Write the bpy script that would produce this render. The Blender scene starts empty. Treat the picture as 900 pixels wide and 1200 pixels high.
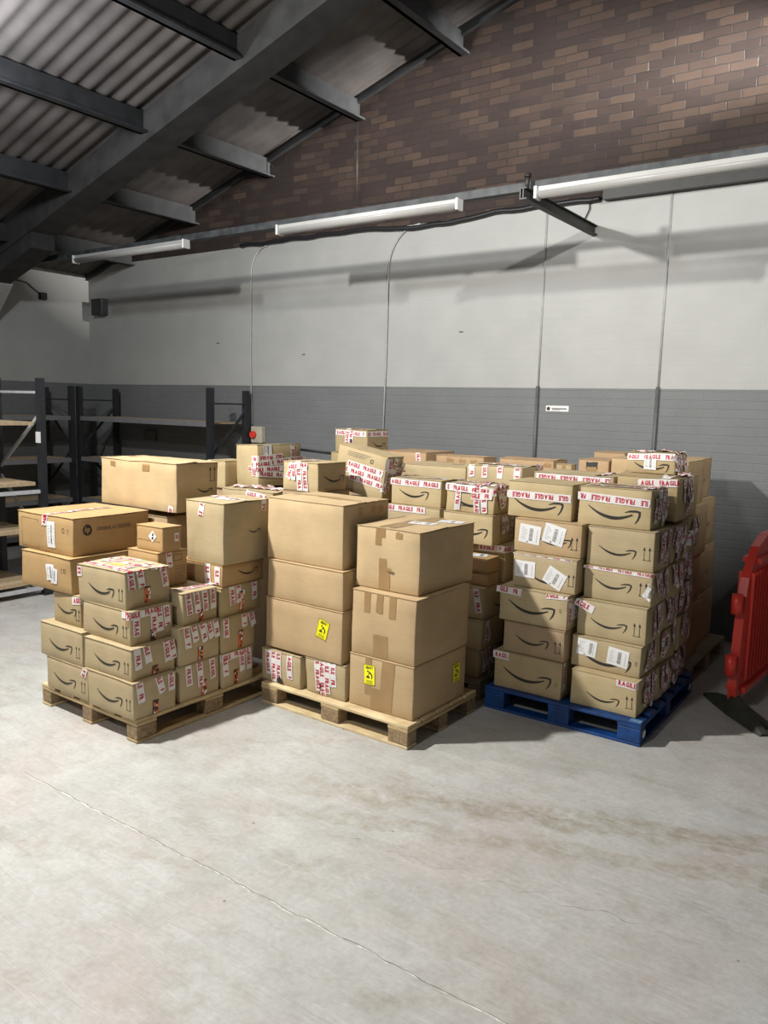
import bpy, bmesh, math, random
from mathutils import Vector, Matrix, noise
PI = math.pi
scene = bpy.context.scene
COL = scene.collection

# ------------------------------------------------------------------ materials
def newmat(name):
    m = bpy.data.materials.new(name); m.use_nodes = True
    nt = m.node_tree; b = nt.nodes['Principled BSDF']
    return m, nt, b

def N(nt, t, **kw):
    n = nt.nodes.new(t)
    for k, v in kw.items(): setattr(n, k, v)
    return n

def ramp(nt, stops):
    r = N(nt, 'ShaderNodeValToRGB'); e = r.color_ramp.elements
    while len(e) < len(stops): e.new(0.5)
    for i, (p, c) in enumerate(stops):
        e[i].position = p; e[i].color = (*c, 1) if len(c) == 3 else c
    return r

def plain(name, col, rough=0.6, var=0.12, scale=12, metal=0.0, bump=0.0):
    m, nt, b = newmat(name)
    tc = N(nt, 'ShaderNodeTexCoord'); ns = N(nt, 'ShaderNodeTexNoise')
    ns.inputs['Scale'].default_value = scale; ns.inputs['Detail'].default_value = 5
    nt.links.new(tc.outputs['Object'], ns.inputs['Vector'])
    r = ramp(nt, [(0.3, [c*(1-var) for c in col]), (0.7, [min(1, c*(1+var)) for c in col])])
    nt.links.new(ns.outputs['Fac'], r.inputs['Fac']); nt.links.new(r.outputs['Color'], b.inputs['Base Color'])
    b.inputs['Roughness'].default_value = rough; b.inputs['Metallic'].default_value = metal
    if bump:
        bp = N(nt, 'ShaderNodeBump'); bp.inputs['Strength'].default_value = bump; bp.inputs['Distance'].default_value = 0.01
        nt.links.new(ns.outputs['Fac'], bp.inputs['Height']); nt.links.new(bp.outputs['Normal'], b.inputs['Normal'])
    return m

def cardboard(name, col):
    m, nt, b = newmat(name)
    tc = N(nt, 'ShaderNodeTexCoord')
    n1 = N(nt, 'ShaderNodeTexNoise'); n1.inputs['Scale'].default_value = 5; n1.inputs['Detail'].default_value = 6
    n2 = N(nt, 'ShaderNodeTexNoise'); n2.inputs['Scale'].default_value = 60; n2.inputs['Detail'].default_value = 3
    mp = N(nt, 'ShaderNodeMapping'); mp.inputs['Scale'].default_value = (0.15, 0.15, 2.2)
    nt.links.new(tc.outputs['Object'], n1.inputs['Vector']); nt.links.new(tc.outputs['Object'], mp.inputs['Vector'])
    nt.links.new(mp.outputs['Vector'], n2.inputs['Vector'])
    mx = N(nt, 'ShaderNodeMath', operation='MULTIPLY_ADD'); mx.inputs[1].default_value = 0.45
    nt.links.new(n2.outputs['Fac'], mx.inputs[0]); nt.links.new(n1.outputs['Fac'], mx.inputs[2])
    r = ramp(nt, [(0.5, [c*0.90 for c in col]), (0.95, [c*1.10 for c in col])])
    nt.links.new(mx.outputs[0], r.inputs['Fac']); nt.links.new(r.outputs['Color'], b.inputs['Base Color'])
    bp = N(nt, 'ShaderNodeBump'); bp.inputs['Strength'].default_value = 0.25; bp.inputs['Distance'].default_value = 0.004
    nt.links.new(n1.outputs['Fac'], bp.inputs['Height']); nt.links.new(bp.outputs['Normal'], b.inputs['Normal'])
    b.inputs['Roughness'].default_value = 0.72
    b.inputs['Specular IOR Level'].default_value = 0.3
    return m

M = {}
M['kraft'] = cardboard('kraft_cardboard', (0.405, 0.322, 0.190))      # smile boxes
M['kraft2'] = cardboard('kraft_cardboard_b', (0.45, 0.355, 0.200))
M['kraft3'] = cardboard('kraft_cardboard_c', (0.37, 0.285, 0.155))
M['plain'] = cardboard('plain_cardboard', (0.435, 0.312, 0.175))
M['plain2'] = cardboard('plain_cardboard_b', (0.465, 0.345, 0.195))
M['orange'] = cardboard('orange_cardboard', (0.40, 0.262, 0.12))
M['dull'] = cardboard('dull_cardboard', (0.33, 0.24, 0.145))
M['brown'] = cardboard('brown_cardboard', (0.40, 0.27, 0.155))
M['ink'] = plain('printed_ink', (0.022, 0.02, 0.017), 0.6)
M['inkgrey'] = plain('grey_ink', (0.12, 0.11, 0.10), 0.7)
M['tape'] = plain('white_tape', (0.68, 0.655, 0.64), 0.35, 0.06, 20)
M['red'] = plain('red_ink', (0.40, 0.008, 0.028), 0.45, 0.1)
M['brtape'] = plain('brown_tape', (0.30, 0.19, 0.085), 0.32, 0.1, 9)
M['label'] = plain('label_paper', (0.70, 0.70, 0.70), 0.5, 0.03)
M['yellow'] = plain('yellow_sticker', (0.85, 0.80, 0.01), 0.45, 0.03)
M['firered'] = plain('orange_print', (0.62, 0.13, 0.03), 0.5)
M['black'] = plain('black_steel', (0.012, 0.012, 0.014), 0.45)
M['rack'] = plain('rack_steel', (0.022, 0.024, 0.028), 0.4, 0.2, 5)
M['beam'] = plain('rack_beam_grey', (0.17, 0.17, 0.175), 0.45, 0.1)
M['galv'] = plain('galvanised_strut', (0.55, 0.57, 0.60), 0.4, 0.1, 15, 0.2)
M['chip'] = plain('chipboard', (0.42, 0.32, 0.20), 0.8, 0.2, 40)
M['blue'] = plain('blue_paint', (0.003, 0.040, 0.165), 0.5, 0.35, 14, 0, 0.3)
M['bluewear'] = plain('blue_worn', (0.10, 0.20, 0.33), 0.7, 0.4, 22)
M['cream'] = plain('cream_plastic', (0.45, 0.42, 0.33), 0.5)
M['redplastic'] = plain('red_plastic', (0.66, 0.045, 0.028), 0.38, 0.12, 6)
M['rubber'] = plain('black_rubber', (0.035, 0.037, 0.026), 0.75, 0.3, 10, 0, 0.4)
M['tubewhite'] = plain('light_diffuser', (0.34, 0.34, 0.325), 0.35, 0.03)
M['steeldark'] = plain('dark_steel', (0.020, 0.021, 0.020), 0.5, 0.3, 9)
M['conduit'] = plain('painted_conduit', (0.38, 0.385, 0.37), 0.5)
M['conduitgrey'] = plain('grey_conduit', (0.10, 0.105, 0.10), 0.5)

def wood(name, c1, c2, sc=(1.2, 1.2, 9)):
    m, nt, b = newmat(name)
    tc = N(nt, 'ShaderNodeTexCoord'); mp = N(nt, 'ShaderNodeMapping'); mp.inputs['Scale'].default_value = sc
    ns = N(nt, 'ShaderNodeTexNoise'); ns.inputs['Scale'].default_value = 6; ns.inputs['Detail'].default_value = 8
    ns.inputs['Distortion'].default_value = 0.6
    nt.links.new(tc.outputs['Object'], mp.inputs['Vector']); nt.links.new(mp.outputs['Vector'], ns.inputs['Vector'])
    r = ramp(nt, [(0.25, c1), (0.7, c2)])
    nt.links.new(ns.outputs['Fac'], r.inputs['Fac']); nt.links.new(r.outputs['Color'], b.inputs['Base Color'])
    bp = N(nt, 'ShaderNodeBump'); bp.inputs['Strength'].default_value = 0.4; bp.inputs['Distance'].default_value = 0.006
    nt.links.new(ns.outputs['Fac'], bp.inputs['Height']); nt.links.new(bp.outputs['Normal'], b.inputs['Normal'])
    b.inputs['Roughness'].default_value = 0.75
    return m
M['wood'] = wood('pallet_wood', (0.30, 0.20, 0.095), (0.56, 0.43, 0.235))
M['woodpale'] = wood('pallet_wood_pale', (0.42, 0.31, 0.16), (0.68, 0.55, 0.33))
M['block'] = wood('pallet_block', (0.13, 0.085, 0.045), (0.34, 0.24, 0.13), (8, 8, 8))
M['wooddull'] = wood('pallet_wood_grey', (0.20, 0.16, 0.10), (0.36, 0.30, 0.20))

def brick_mat(name, c1, c2, mortar, bumpS, paint=None, dist=0.01):
    """Real courses of 75 mm; object X along the wall, Z up."""
    m, nt, b = newmat(name)
    tc = N(nt, 'ShaderNodeTexCoord'); sp = N(nt, 'ShaderNodeSeparateXYZ'); cb = N(nt, 'ShaderNodeCombineXYZ')
    nt.links.new(tc.outputs['Object'], sp.inputs[0])
    ad = N(nt, 'ShaderNodeMath', operation='ADD')
    nt.links.new(sp.outputs['X'], ad.inputs[0]); nt.links.new(sp.outputs['Y'], ad.inputs[1])
    nt.links.new(ad.outputs[0], cb.inputs['X']); nt.links.new(sp.outputs['Z'], cb.inputs['Y'])
    wn = N(nt, 'ShaderNodeTexNoise'); wn.inputs['Scale'].default_value = 9
    nt.links.new(tc.outputs['Object'], wn.inputs['Vector'])
    mxv = N(nt, 'ShaderNodeMix', data_type='VECTOR'); mxv.inputs['Factor'].default_value = 0.012
    nt.links.new(cb.outputs[0], mxv.inputs[4]); nt.links.new(wn.outputs['Color'], mxv.inputs[5])
    br = N(nt, 'ShaderNodeTexBrick'); br.inputs['Scale'].default_value = 1.0
    br.inputs['Brick Width'].default_value = 0.225; br.inputs['Row Height'].default_value = 0.075
    br.inputs['Mortar Size'].default_value = 0.006; br.inputs['Mortar Smooth'].default_value = 0.4
    br.inputs['Bias'].default_value = -0.35
    br.inputs['Color1'].default_value = (*c1, 1); br.inputs['Color2'].default_value = (*c2, 1); br.inputs['Mortar'].default_value = (*mortar, 1)
    nt.links.new(mxv.outputs[1], br.inputs['Vector'])
    n2 = N(nt, 'ShaderNodeTexNoise'); n2.inputs['Scale'].default_value = 3.0; n2.inputs['Detail'].default_value = 8
    nt.links.new(tc.outputs['Object'], n2.inputs['Vector'])
    r = ramp(nt, [(0.25, (0.72, 0.72, 0.72)), (0.75, (1.15, 1.15, 1.15))] if not paint else [(0.25, (0.93, 0.93, 0.93)), (0.75, (1.05, 1.05, 1.05))])
    nt.links.new(n2.outputs['Fac'], r.inputs['Fac'])
    mul = N(nt, 'ShaderNodeMix', data_type='RGBA', blend_type='MULTIPLY'); mul.inputs['Factor'].default_value = 1
    nt.links.new(br.outputs['Color'], mul.inputs[6]); nt.links.new(r.outputs['Color'], mul.inputs[7])
    nt.links.new(mul.outputs[2], b.inputs['Base Color'])
    bp = N(nt, 'ShaderNodeBump'); bp.invert = True
    bp.inputs['Strength'].default_value = bumpS; bp.inputs['Distance'].default_value = dist
    nt.links.new(br.outputs['Fac'], bp.inputs['Height'])
    bp2 = N(nt, 'ShaderNodeBump'); bp2.inputs['Strength'].default_value = 0.25; bp2.inputs['Distance'].default_value = 0.02
    nt.links.new(n2.outputs['Fac'], bp2.inputs['Height']); nt.links.new(bp.outputs['Normal'], bp2.inputs['Normal'])
    nt.links.new(bp2.outputs['Normal'], b.inputs['Normal'])
    b.inputs['Roughness'].default_value = 0.8 if not paint else 0.55
    return m
M['brick'] = brick_mat('red_brick', (0.030, 0.018, 0.015), (0.095, 0.060, 0.040), (0.030, 0.024, 0.021), 0.9)
M['greywall'] = brick_mat('grey_painted_brick', (0.150, 0.158, 0.160), (0.156, 0.164, 0.166), (0.175, 0.183, 0.184), 0.55, True)
M['whitewall'] = brick_mat('white_painted_wall', (0.37, 0.375, 0.36), (0.375, 0.38, 0.365), (0.37, 0.375, 0.36), 0.10, True)

def floor_mat():
    m, nt, b = newmat('concrete_floor')
    tc = N(nt, 'ShaderNodeTexCoord'); L = nt.links.new
    def ns(scale, det, sc=(1, 1, 1), rot=0, dis=0):
        mp = N(nt, 'ShaderNodeMapping'); mp.inputs['Scale'].default_value = sc; mp.inputs['Rotation'].default_value = (0, 0, rot)
        n = N(nt, 'ShaderNodeTexNoise'); n.inputs['Scale'].default_value = scale; n.inputs['Detail'].default_value = det
        n.inputs['Roughness'].default_value = 0.62; n.inputs['Distortion'].default_value = dis
        L(tc.outputs['Object'], mp.inputs['Vector']); L(mp.outputs['Vector'], n.inputs['Vector']); return n
    base = ns(2.2, 10); rb = ramp(nt, [(0.3, (0.385, 0.385, 0.368)), (0.7, (0.475, 0.48, 0.465))]); L(base.outputs['Fac'], rb.inputs['Fac'])
    # brown scuffs
    s1 = ns(1.7, 12, (1.0, 2.6, 1), 0.5, 0.8); r1 = ramp(nt, [(0.50, (0, 0, 0)), (0.66, (1, 1, 1))]); L(s1.outputs['Fac'], r1.inputs['Fac'])
    s1b = ns(14, 10); r1b = ramp(nt, [(0.38, (0.1, 0.1, 0.1)), (0.62, (1, 1, 1))]); L(s1b.outputs['Fac'], r1b.inputs['Fac'])
    mm = N(nt, 'ShaderNodeMath', operation='MULTIPLY'); L(r1.outputs['Color'], mm.inputs[0]); L(r1b.outputs['Color'], mm.inputs[1])
    m2 = N(nt, 'ShaderNodeMath', operation='MULTIPLY'); m2.inputs[1].default_value = 0.62; L(mm.outputs[0], m2.inputs[0])
    mixa = N(nt, 'ShaderNodeMix', data_type='RGBA'); L(m2.outputs[0], mixa.inputs['Factor']); L(rb.outputs['Color'], mixa.inputs[6]); mixa.inputs[7].default_value = (0.32, 0.275, 0.225, 1)
    # pinkish patches
    s2 = ns(1.1, 9, (1, 1, 1), 0, 0.5); r2 = ramp(nt, [(0.46, (0, 0, 0)), (0.66, (0.75, 0.75, 0.75))]); L(s2.outputs['Fac'], r2.inputs['Fac'])
    mixb = N(nt, 'ShaderNodeMix', data_type='RGBA'); L(r2.outputs['Color'], mixb.inputs['Factor']); L(mixa.outputs[2], mixb.inputs[6]); mixb.inputs[7].default_value = (0.415, 0.372, 0.350, 1)
    # worn track band along the aisle: y = 3.75 + 0.30 (x + 1.4), fading out
    sp = N(nt, 'ShaderNodeSeparateXYZ'); L(tc.outputs['Object'], sp.inputs[0])
    w = ns(5, 6); wadd = N(nt, 'ShaderNodeMath', operation='MULTIPLY_ADD'); wadd.inputs[1].default_value = 0.35; wadd.inputs[2].default_value = -0.17
    L(w.outputs['Fac'], wadd.inputs[0])
    last = mixb.outputs[2]
    for (off, slope, hw, strength) in ((3.72 + 0.42*1.0, 0.42, 0.13, 0.75), (3.38 + 0.42*1.0, 0.40, 0.10, 0.6)):
        k = N(nt, 'ShaderNodeMath', operation='MULTIPLY'); k.inputs[1].default_value = -slope; L(sp.outputs['X'], k.inputs[0])
        a = N(nt, 'ShaderNodeMath', operation='ADD'); L(sp.outputs['Y'], a.inputs[0]); L(k.outputs[0], a.inputs[1])
        s = N(nt, 'ShaderNodeMath', operation='ADD'); L(a.outputs[0], s.inputs[0]); L(wadd.outputs[0], s.inputs[1])
        d = N(nt, 'ShaderNodeMath', operation='SUBTRACT'); d.inputs[1].default_value = off; L(s.outputs[0], d.inputs[0])
        ab = N(nt, 'ShaderNodeMath', operation='ABSOLUTE'); L(d.outputs[0], ab.inputs[0])
        mr = N(nt, 'ShaderNodeMapRange'); mr.inputs['From Min'].default_value = hw; mr.inputs['From Max'].default_value = hw*0.6
        mr.inputs['To Max'].default_value = strength; L(ab.outputs[0], mr.inputs['Value'])
        # limit to x > -2.9
        lim = N(nt, 'ShaderNodeMapRange'); lim.inputs['From Min'].default_value = -3.0; lim.inputs['From Max'].default_value = -2.2; L(sp.outputs['X'], lim.inputs['Value'])
        pr = N(nt, 'ShaderNodeMath', operation='MULTIPLY'); L(mr.outputs[0], pr.inputs[0]); L(lim.outputs[0], pr.inputs[1])
        pr2 = N(nt, 'ShaderNodeMath', operation='MULTIPLY'); L(pr.outputs[0], pr2.inputs[0]); L(r1b.outputs['Color'], pr2.inputs[1])
        mx = N(nt, 'ShaderNodeMix', data_type='RGBA'); L(pr2.outputs[0], mx.inputs['Factor']); L(last, mx.inputs[6]); mx.inputs[7].default_value = (0.29, 0.255, 0.19, 1)
        last = mx.outputs[2]
    # fine grain, blotches and scratches
    fg = ns(38, 12); rf = ramp(nt, [(0.3, (0.88, 0.88, 0.87)), (0.7, (1.08, 1.08, 1.08))]); L(fg.outputs['Fac'], rf.inputs['Fac'])
    fm = N(nt, 'ShaderNodeMix', data_type='RGBA', blend_type='MULTIPLY'); fm.inputs['Factor'].default_value = 1; L(last, fm.inputs[6]); L(rf.outputs['Color'], fm.inputs[7])
    bg_ = ns(6.5, 12, (1, 1, 1), 0.3, 0.3); rg = ramp(nt, [(0.34, (0.90, 0.89, 0.875)), (0.52, (1, 1, 1)), (0.72, (1.06, 1.06, 1.06))]); L(bg_.outputs['Fac'], rg.inputs['Fac'])
    fm2 = N(nt, 'ShaderNodeMix', data_type='RGBA', blend_type='MULTIPLY'); fm2.inputs['Factor'].default_value = 1; L(fm.outputs[2], fm2.inputs[6]); L(rg.outputs['Color'], fm2.inputs[7])
    last = fm2.outputs[2]
    v = N(nt, 'ShaderNodeTexVoronoi'); v.inputs['Scale'].default_value = 4.2; L(tc.outputs['Object'], v.inputs['Vector'])
    rv = ramp(nt, [(0.02, (1, 1, 1)), (0.034, (0, 0, 0))]); L(v.outputs['Distance'], rv.inputs['Fac'])
    mxs = N(nt, 'ShaderNodeMix', data_type='RGBA'); L(rv.outputs['Color'], mxs.inputs['Factor']); L(last, mxs.inputs[6]); mxs.inputs[7].default_value = (0.17, 0.16, 0.14, 1)
    cur = mxs.outputs[2]
    for (rot, scl, col) in ((1.1, (1, 14, 1), (0.30, 0.275, 0.25)), (0.25, (1, 18, 1), (0.33, 0.29, 0.26)), (2.1, (1, 16, 1), (0.56, 0.56, 0.54))):
        sc = ns(2.2, 13, scl, rot, 1.6); rs = ramp(nt, [(0.60, (0, 0, 0)), (0.625, (0.5, 0.5, 0.5)), (0.65, (0, 0, 0))]); L(sc.outputs['Fac'], rs.inputs['Fac'])
        mxt = N(nt, 'ShaderNodeMix', data_type='RGBA'); L(rs.outputs['Color'], mxt.inputs['Factor']); L(cur, mxt.inputs[6]); mxt.inputs[7].default_value = (*col, 1)
        cur = mxt.outputs[2]
    L(mxt.outputs[2], b.inputs['Base Color'])
    b.inputs['Roughness'].default_value = 0.6
    bp = N(nt, 'ShaderNodeBump'); bp.inputs['Strength'].default_value = 0.2; bp.inputs['Distance'].default_value = 0.006
    L(s1b.outputs['Fac'], bp.inputs['Height']); L(bp.outputs['Normal'], b.inputs['Normal'])
    return m
M['floor'] = floor_mat()
M['joint'] = plain('joint_filler', (0.60, 0.585, 0.55), 0.8, 0.35, 40)
M['crack'] = plain('floor_crack', (0.27, 0.25, 0.22), 0.9, 0.3, 30)
M['sheet'] = plain('fibre_cement_sheet', (0.105, 0.095, 0.09), 0.85, 0.28, 2.5, 0, 0.2)
M['rafter'] = plain('old_concrete_rafter', (0.032, 0.032, 0.031), 0.8, 0.35, 5, 0, 0.3)
M['purlin'] = plain('dark_purlin', (0.026, 0.028, 0.03), 0.6, 0.3, 6)
M['rail'] = plain('mottled_rail', (0.035, 0.040, 0.043), 0.6, 0.6, 9)

# ------------------------------------------------------------------ object helpers
def tag(o, label=None, cat=None, group=None, kind=None):
    if label: o['label'] = label
    if cat: o['category'] = cat
    if group: o['group'] = group
    if kind: o['kind'] = kind
    return o

def link(name, bm, mats, parent=None, smooth=False, loc=None):
    me = bpy.data.meshes.new(name)
    if not bm.faces.layers.int.get('keep'): bmesh.ops.recalc_face_normals(bm, faces=bm.faces[:])
    bm.to_mesh(me); bm.free()
    for m in (mats if isinstance(mats, (list, tuple)) else [mats]): me.materials.append(m)
    if smooth:
        for p in me.polygons: p.use_smooth = True
    o = bpy.data.objects.new(name, me); COL.objects.link(o)
    if parent: o.parent = parent
    if loc: o.location = loc
    return o

def empty(name, loc, rz=0, label=None, cat=None, group=None):
    o = bpy.data.objects.new(name, None); o.location = loc; o.rotation_euler = (0, 0, rz); o.empty_display_size = 0.1
    COL.objects.link(o); return tag(o, label, cat, group)

def bxm(bm, x0, x1, y0, y1, z0, z1, mi=0, bev=0.0):
    vs = [bm.verts.new((x, y, z)) for z in (z0, z1) for y in (y0, y1) for x in (x0, x1)]
    fs = []
    for q in ((0, 2, 3, 1), (4, 5, 7, 6), (0, 1, 5, 4), (2, 6, 7, 3), (0, 4, 6, 2), (1, 3, 7, 5)):
        f = bm.faces.new([vs[i] for i in q]); f.material_index = mi; fs.append(f)
    if bev:
        ed = set(e for f in fs for e in f.edges)
        r = bmesh.ops.bevel(bm, geom=list(ed), offset=bev, segments=2, affect='EDGES', profile=0.5)
        for f in r['faces']: f.material_index = mi
    return vs

def box(name, x0, x1, y0, y1, z0, z1, mat, parent=None, bev=0.0, **kw):
    bm = bmesh.new(); bxm(bm, x0, x1, y0, y1, z0, z1, 0, bev); o = link(name, bm, mat, parent); return tag(o, **kw)

def tube(bm, pts, r, seg=8, mi=0):
    pts = [Vector(p) for p in pts]; rings = []
    for i, p in enumerate(pts):
        d = (pts[min(i+1, len(pts)-1)] - pts[max(i-1, 0)]).normalized()
        a = d.orthogonal().normalized() if i == 0 else (prev - d*prev.dot(d)).normalized()
        prev = a; bb = d.cross(a)
        rings.append([bm.verts.new(p + r*(a*math.cos(2*PI*k/seg) + bb*math.sin(2*PI*k/seg))) for k in range(seg)])
    for A, B in zip(rings, rings[1:]):
        for k in range(seg):
            f = bm.faces.new((A[k], A[(k+1) % seg], B[(k+1) % seg], B[k])); f.material_index = mi; f.smooth = True
    for R in (rings[0], rings[-1]):
        f = bm.faces.new(R); f.material_index = mi

def bar(bm, a, b, w, t, up=(0, 0, 1), mi=0):
    """rectangular bar from a to b, w across, t along 'up'"""
    a, b = Vector(a), Vector(b); d = (b-a).normalized(); s = d.cross(Vector(up)).normalized(); u = s.cross(d).normalized()
    vs = [bm.verts.new(p + s*(i*w/2) + u*(j*t/2)) for p in (a, b) for (i, j) in ((-1, -1), (1, -1), (1, 1), (-1, 1))]
    for q in ((0, 1, 2, 3), (7, 6, 5, 4), (0, 4, 5, 1), (1, 5, 6, 2), (2, 6, 7, 3), (3, 7, 4, 0)):
        f = bm.faces.new([vs[i] for i in q]); f.material_index = mi

# ------------------------------------------------------------------ glyphs
def text_mesh(txt, bold=0.052, xs=0.70):
    c = bpy.data.curves.new('lettering', 'FONT'); c.body = txt; c.size = 1.0; c.offset = bold; c.resolution_u = 2
    o = bpy.data.objects.new('lettering', c); COL.objects.link(o)
    bpy.context.view_layer.update()
    dg = bpy.context.evaluated_depsgraph_get(); me = o.evaluated_get(dg).to_mesh()
    vs = [(v.co.x*xs, v.co.y) for v in me.vertices]; fs = [tuple(p.vertices) for p in me.polygons]
    o.evaluated_get(dg).to_mesh_clear(); bpy.data.objects.remove(o); bpy.data.curves.remove(c)
    xmin = min(v[0] for v in vs); xmax = max(v[0] for v in vs)
    ymin = min(v[1] for v in vs); ymax = max(v[1] for v in vs)
    H = ymax - ymin
    return [((x-xmin)/H, (y-ymin)/H) for x, y in vs], fs, (xmax-xmin)/H
TXT = {k: text_mesh(k) for k in 'FRAGILE'}
FRAG = []
_x = 0
for ch in 'FRAGILE':
    v, f, w = TXT[ch]; FRAG.append((_x, v, f, w)); _x += w + 0.09
FRAGW = _x
HEAVY = text_mesh('HEAVY !'); HPT = text_mesh('ORIGINAL ACCESSORIES', 0.012); HPL = text_mesh('hp', 0.03, 0.9)

# ------------------------------------------------------------------ cartons
class Carton:
    def __init__(s, w, d, h, seed, crumple):
        s.w, s.d, s.h, s.seed, s.c = w, d, h, seed, crumple; s.covered = True; s.lift = 0.0
    def D(s, p):
        """dents and bulges, the same for the board and for everything stuck on it"""
        q = Vector(p) * 3.2 + Vector((s.seed*7.3, s.seed*3.1, 0))
        a = 0.004 + 0.012*s.c
        v = noise.noise_vector(q)*a
        if s.c > 0.3:
            v += noise.noise_vector(q*3.1 + Vector((5, 5, 5)))*(0.007*s.c)
        k = min(1, max(0, p[2]/s.h*3)); v.z *= k*(0.2 if s.covered else 0.8)
        fz = max(0.0, math.sin(PI*min(1, max(0, p[2]/s.h))))
        # slight belly on each side
        b = 0.004 + 0.006*s.c
        v.x += (p[0]/(s.w/2))*b*fz*(1-abs(p[1]/(s.d/2))**2) - math.copysign(a*0.8, p[0])*min(1, abs(p[0])/(s.w/2))
        v.y += (p[1]/(s.d/2))*b*fz*(1-abs(p[0]/(s.w/2))**2) - math.copysign(a*0.8, p[1])*min(1, abs(p[1])/(s.d/2))
        return Vector(p) + v
    def pt(s, face, u, v, off):
        w, d, h = s.w, s.d, s.h
        off += 0.0004 + 0.0035*s.c*s.c
        if face in 'fr': v = max(0.003, min(v, h-0.003) if s.covered else v)
        for _ in range(3):
            if face == 'f':
                if v > h: face, v = 't', v-h; continue
                if u > w: face, u = 'r', u-w; continue
                return s.D((u-w/2, -d/2, v)) + Vector((0, -off, 0))
            if face == 'r':
                if v > h: face, u, v = 't', w-(v-h), u; continue
                if u < 0: face, u = 'f', w+u; continue
                return s.D((w/2, u-d/2, v)) + Vector((off, 0, 0))
            if face == 't':
                if v < 0: face, v = 'f', h+v; continue
                if u > w: face, u, v = 'r', v, h-(u-w); continue
                return s.D((u-w/2, v-d/2, h)) + Vector((0, 0, off + s.rise(u-w/2, v-d/2)))
        return s.D((u-w/2, -d/2, min(v, h))) + Vector((0, -off, 0))
    def rise(s, x, y):
        if not s.lift: return 0.0
        t = 1 - min(1, abs(y)/(s.d/2)); sg = -1 if y < 0 else 1
        return max(0.0, s.lift*t*t*(0.6 + 0.8*noise.noise(Vector((x*5, sg*3.0, s.seed*1.7)))))
    def size(s, face): return {'f': (s.w, s.h), 'r': (s.d, s.h), 't': (s.w, s.d)}[face]

def poly(bm, C, face, pts, off, mi, centre, ang=0, scale=1.0):
    ca, sa = math.cos(ang), math.sin(ang); cx, cy = centre
    vs = [bm.verts.new(C.pt(face, cx + scale*(x*ca - y*sa), cy + scale*(x*sa + y*ca), off)) for x, y in pts]
    f = bm.faces.new(vs); f.material_index = mi

def ribbon(bm, C, face, line, widths, off, mi, centre, ang, scale):
    ca, sa = math.cos(ang), math.sin(ang); prev = None
    n = len(line)
    for i, (x, y) in enumerate(line):
        x0, y0 = line[max(0, i-1)]; x1, y1 = line[min(n-1, i+1)]
        dx, dy = x1-x0, y1-y0; L = math.hypot(dx, dy) or 1; nx, ny = -dy/L, dx/L
        hw = widths[i]/2
        pr = []
        for sg in (-1, 1):
            px, py = x + nx*hw*sg, y + ny*hw*sg
            pr.append(bm.verts.new(C.pt(face, centre[0] + scale*(px*ca - py*sa), centre[1] + scale*(px*sa + py*ca), off)))
        if prev:
            f = bm.faces.new((prev[0], pr[0], pr[1], prev[1])); f.material_index = mi
        prev = pr

def smile(bm, C, face, fu, fv, width, mi=1):
    W, H = C.size(face); c = (fu*W, fv*H); n = 16; q = 1.5 if width < .16 else 1.0
    line, wd = [], []
    for i in range(n+1):
        t = i/n; x = -0.5 + 0.86*t
        y = 0.13 - 0.62*t + 0.50*t*t + 0.02*t**3
        line.append((x, y)); wd.append(q*(0.006 + 0.052*math.sin(PI*min(1, t*0.93 + 0.02))**0.8))
    ribbon(bm, C, face, line, wd, 0.0006, mi, c, 0, width)
    hk = [(0.22, 0.055), (0.32, 0.085), (0.42, 0.092), (0.492, 0.078)]
    ribbon(bm, C, face, hk, [q*0.012, q*0.03, q*0.036, q*0.034], 0.0007, mi, c, 0, width)
    hk = [(0.486, 0.092), (0.482, 0.02), (0.455, -0.05), (0.40, -0.125)]
    ribbon(bm, C, face, hk, [q*0.036, q*0.034, q*0.028, q*0.01], 0.0008, mi, c, 0, width)

def uparrows(bm, C, face, fu, fv, h, mi=1):
    W, H = C.size(face); c = (fu*W, fv*H)
    poly(bm, C, face, [(-0.30, -0.5), (0.30, -0.5), (0.30, -0.46), (-0.30, -0.46)], 0.0006, mi, c, 0, h)
    for x in (-0.2, 0.2):
        poly(bm, C, face, [(x-0.02, -0.46), (x+0.02, -0.46), (x+0.02, 0.28), (x-0.02, 0.28)], 0.0006, mi, c, 0, h)
        poly(bm, C, face, [(x-0.1, 0.25), (x+0.1, 0.25), (x, 0.5)], 0.0007, mi, c, 0, h)

def rect_outline(bm, C, face, fu, fv, w, h, t, mi=1):
    W, H = C.size(face); c = (fu*W, fv*H)
    for (a, b, e, g) in ((-w/2, w/2, h/2-t, h/2), (-w/2, w/2, -h/2, -h/2+t), (-w/2, -w/2+t, -h/2, h/2), (w/2-t, w/2, -h/2, h/2)):
        poly(bm, C, face, [(a, e), (b, e), (b, g), (a, g)], 0.0006, mi, c)

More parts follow.
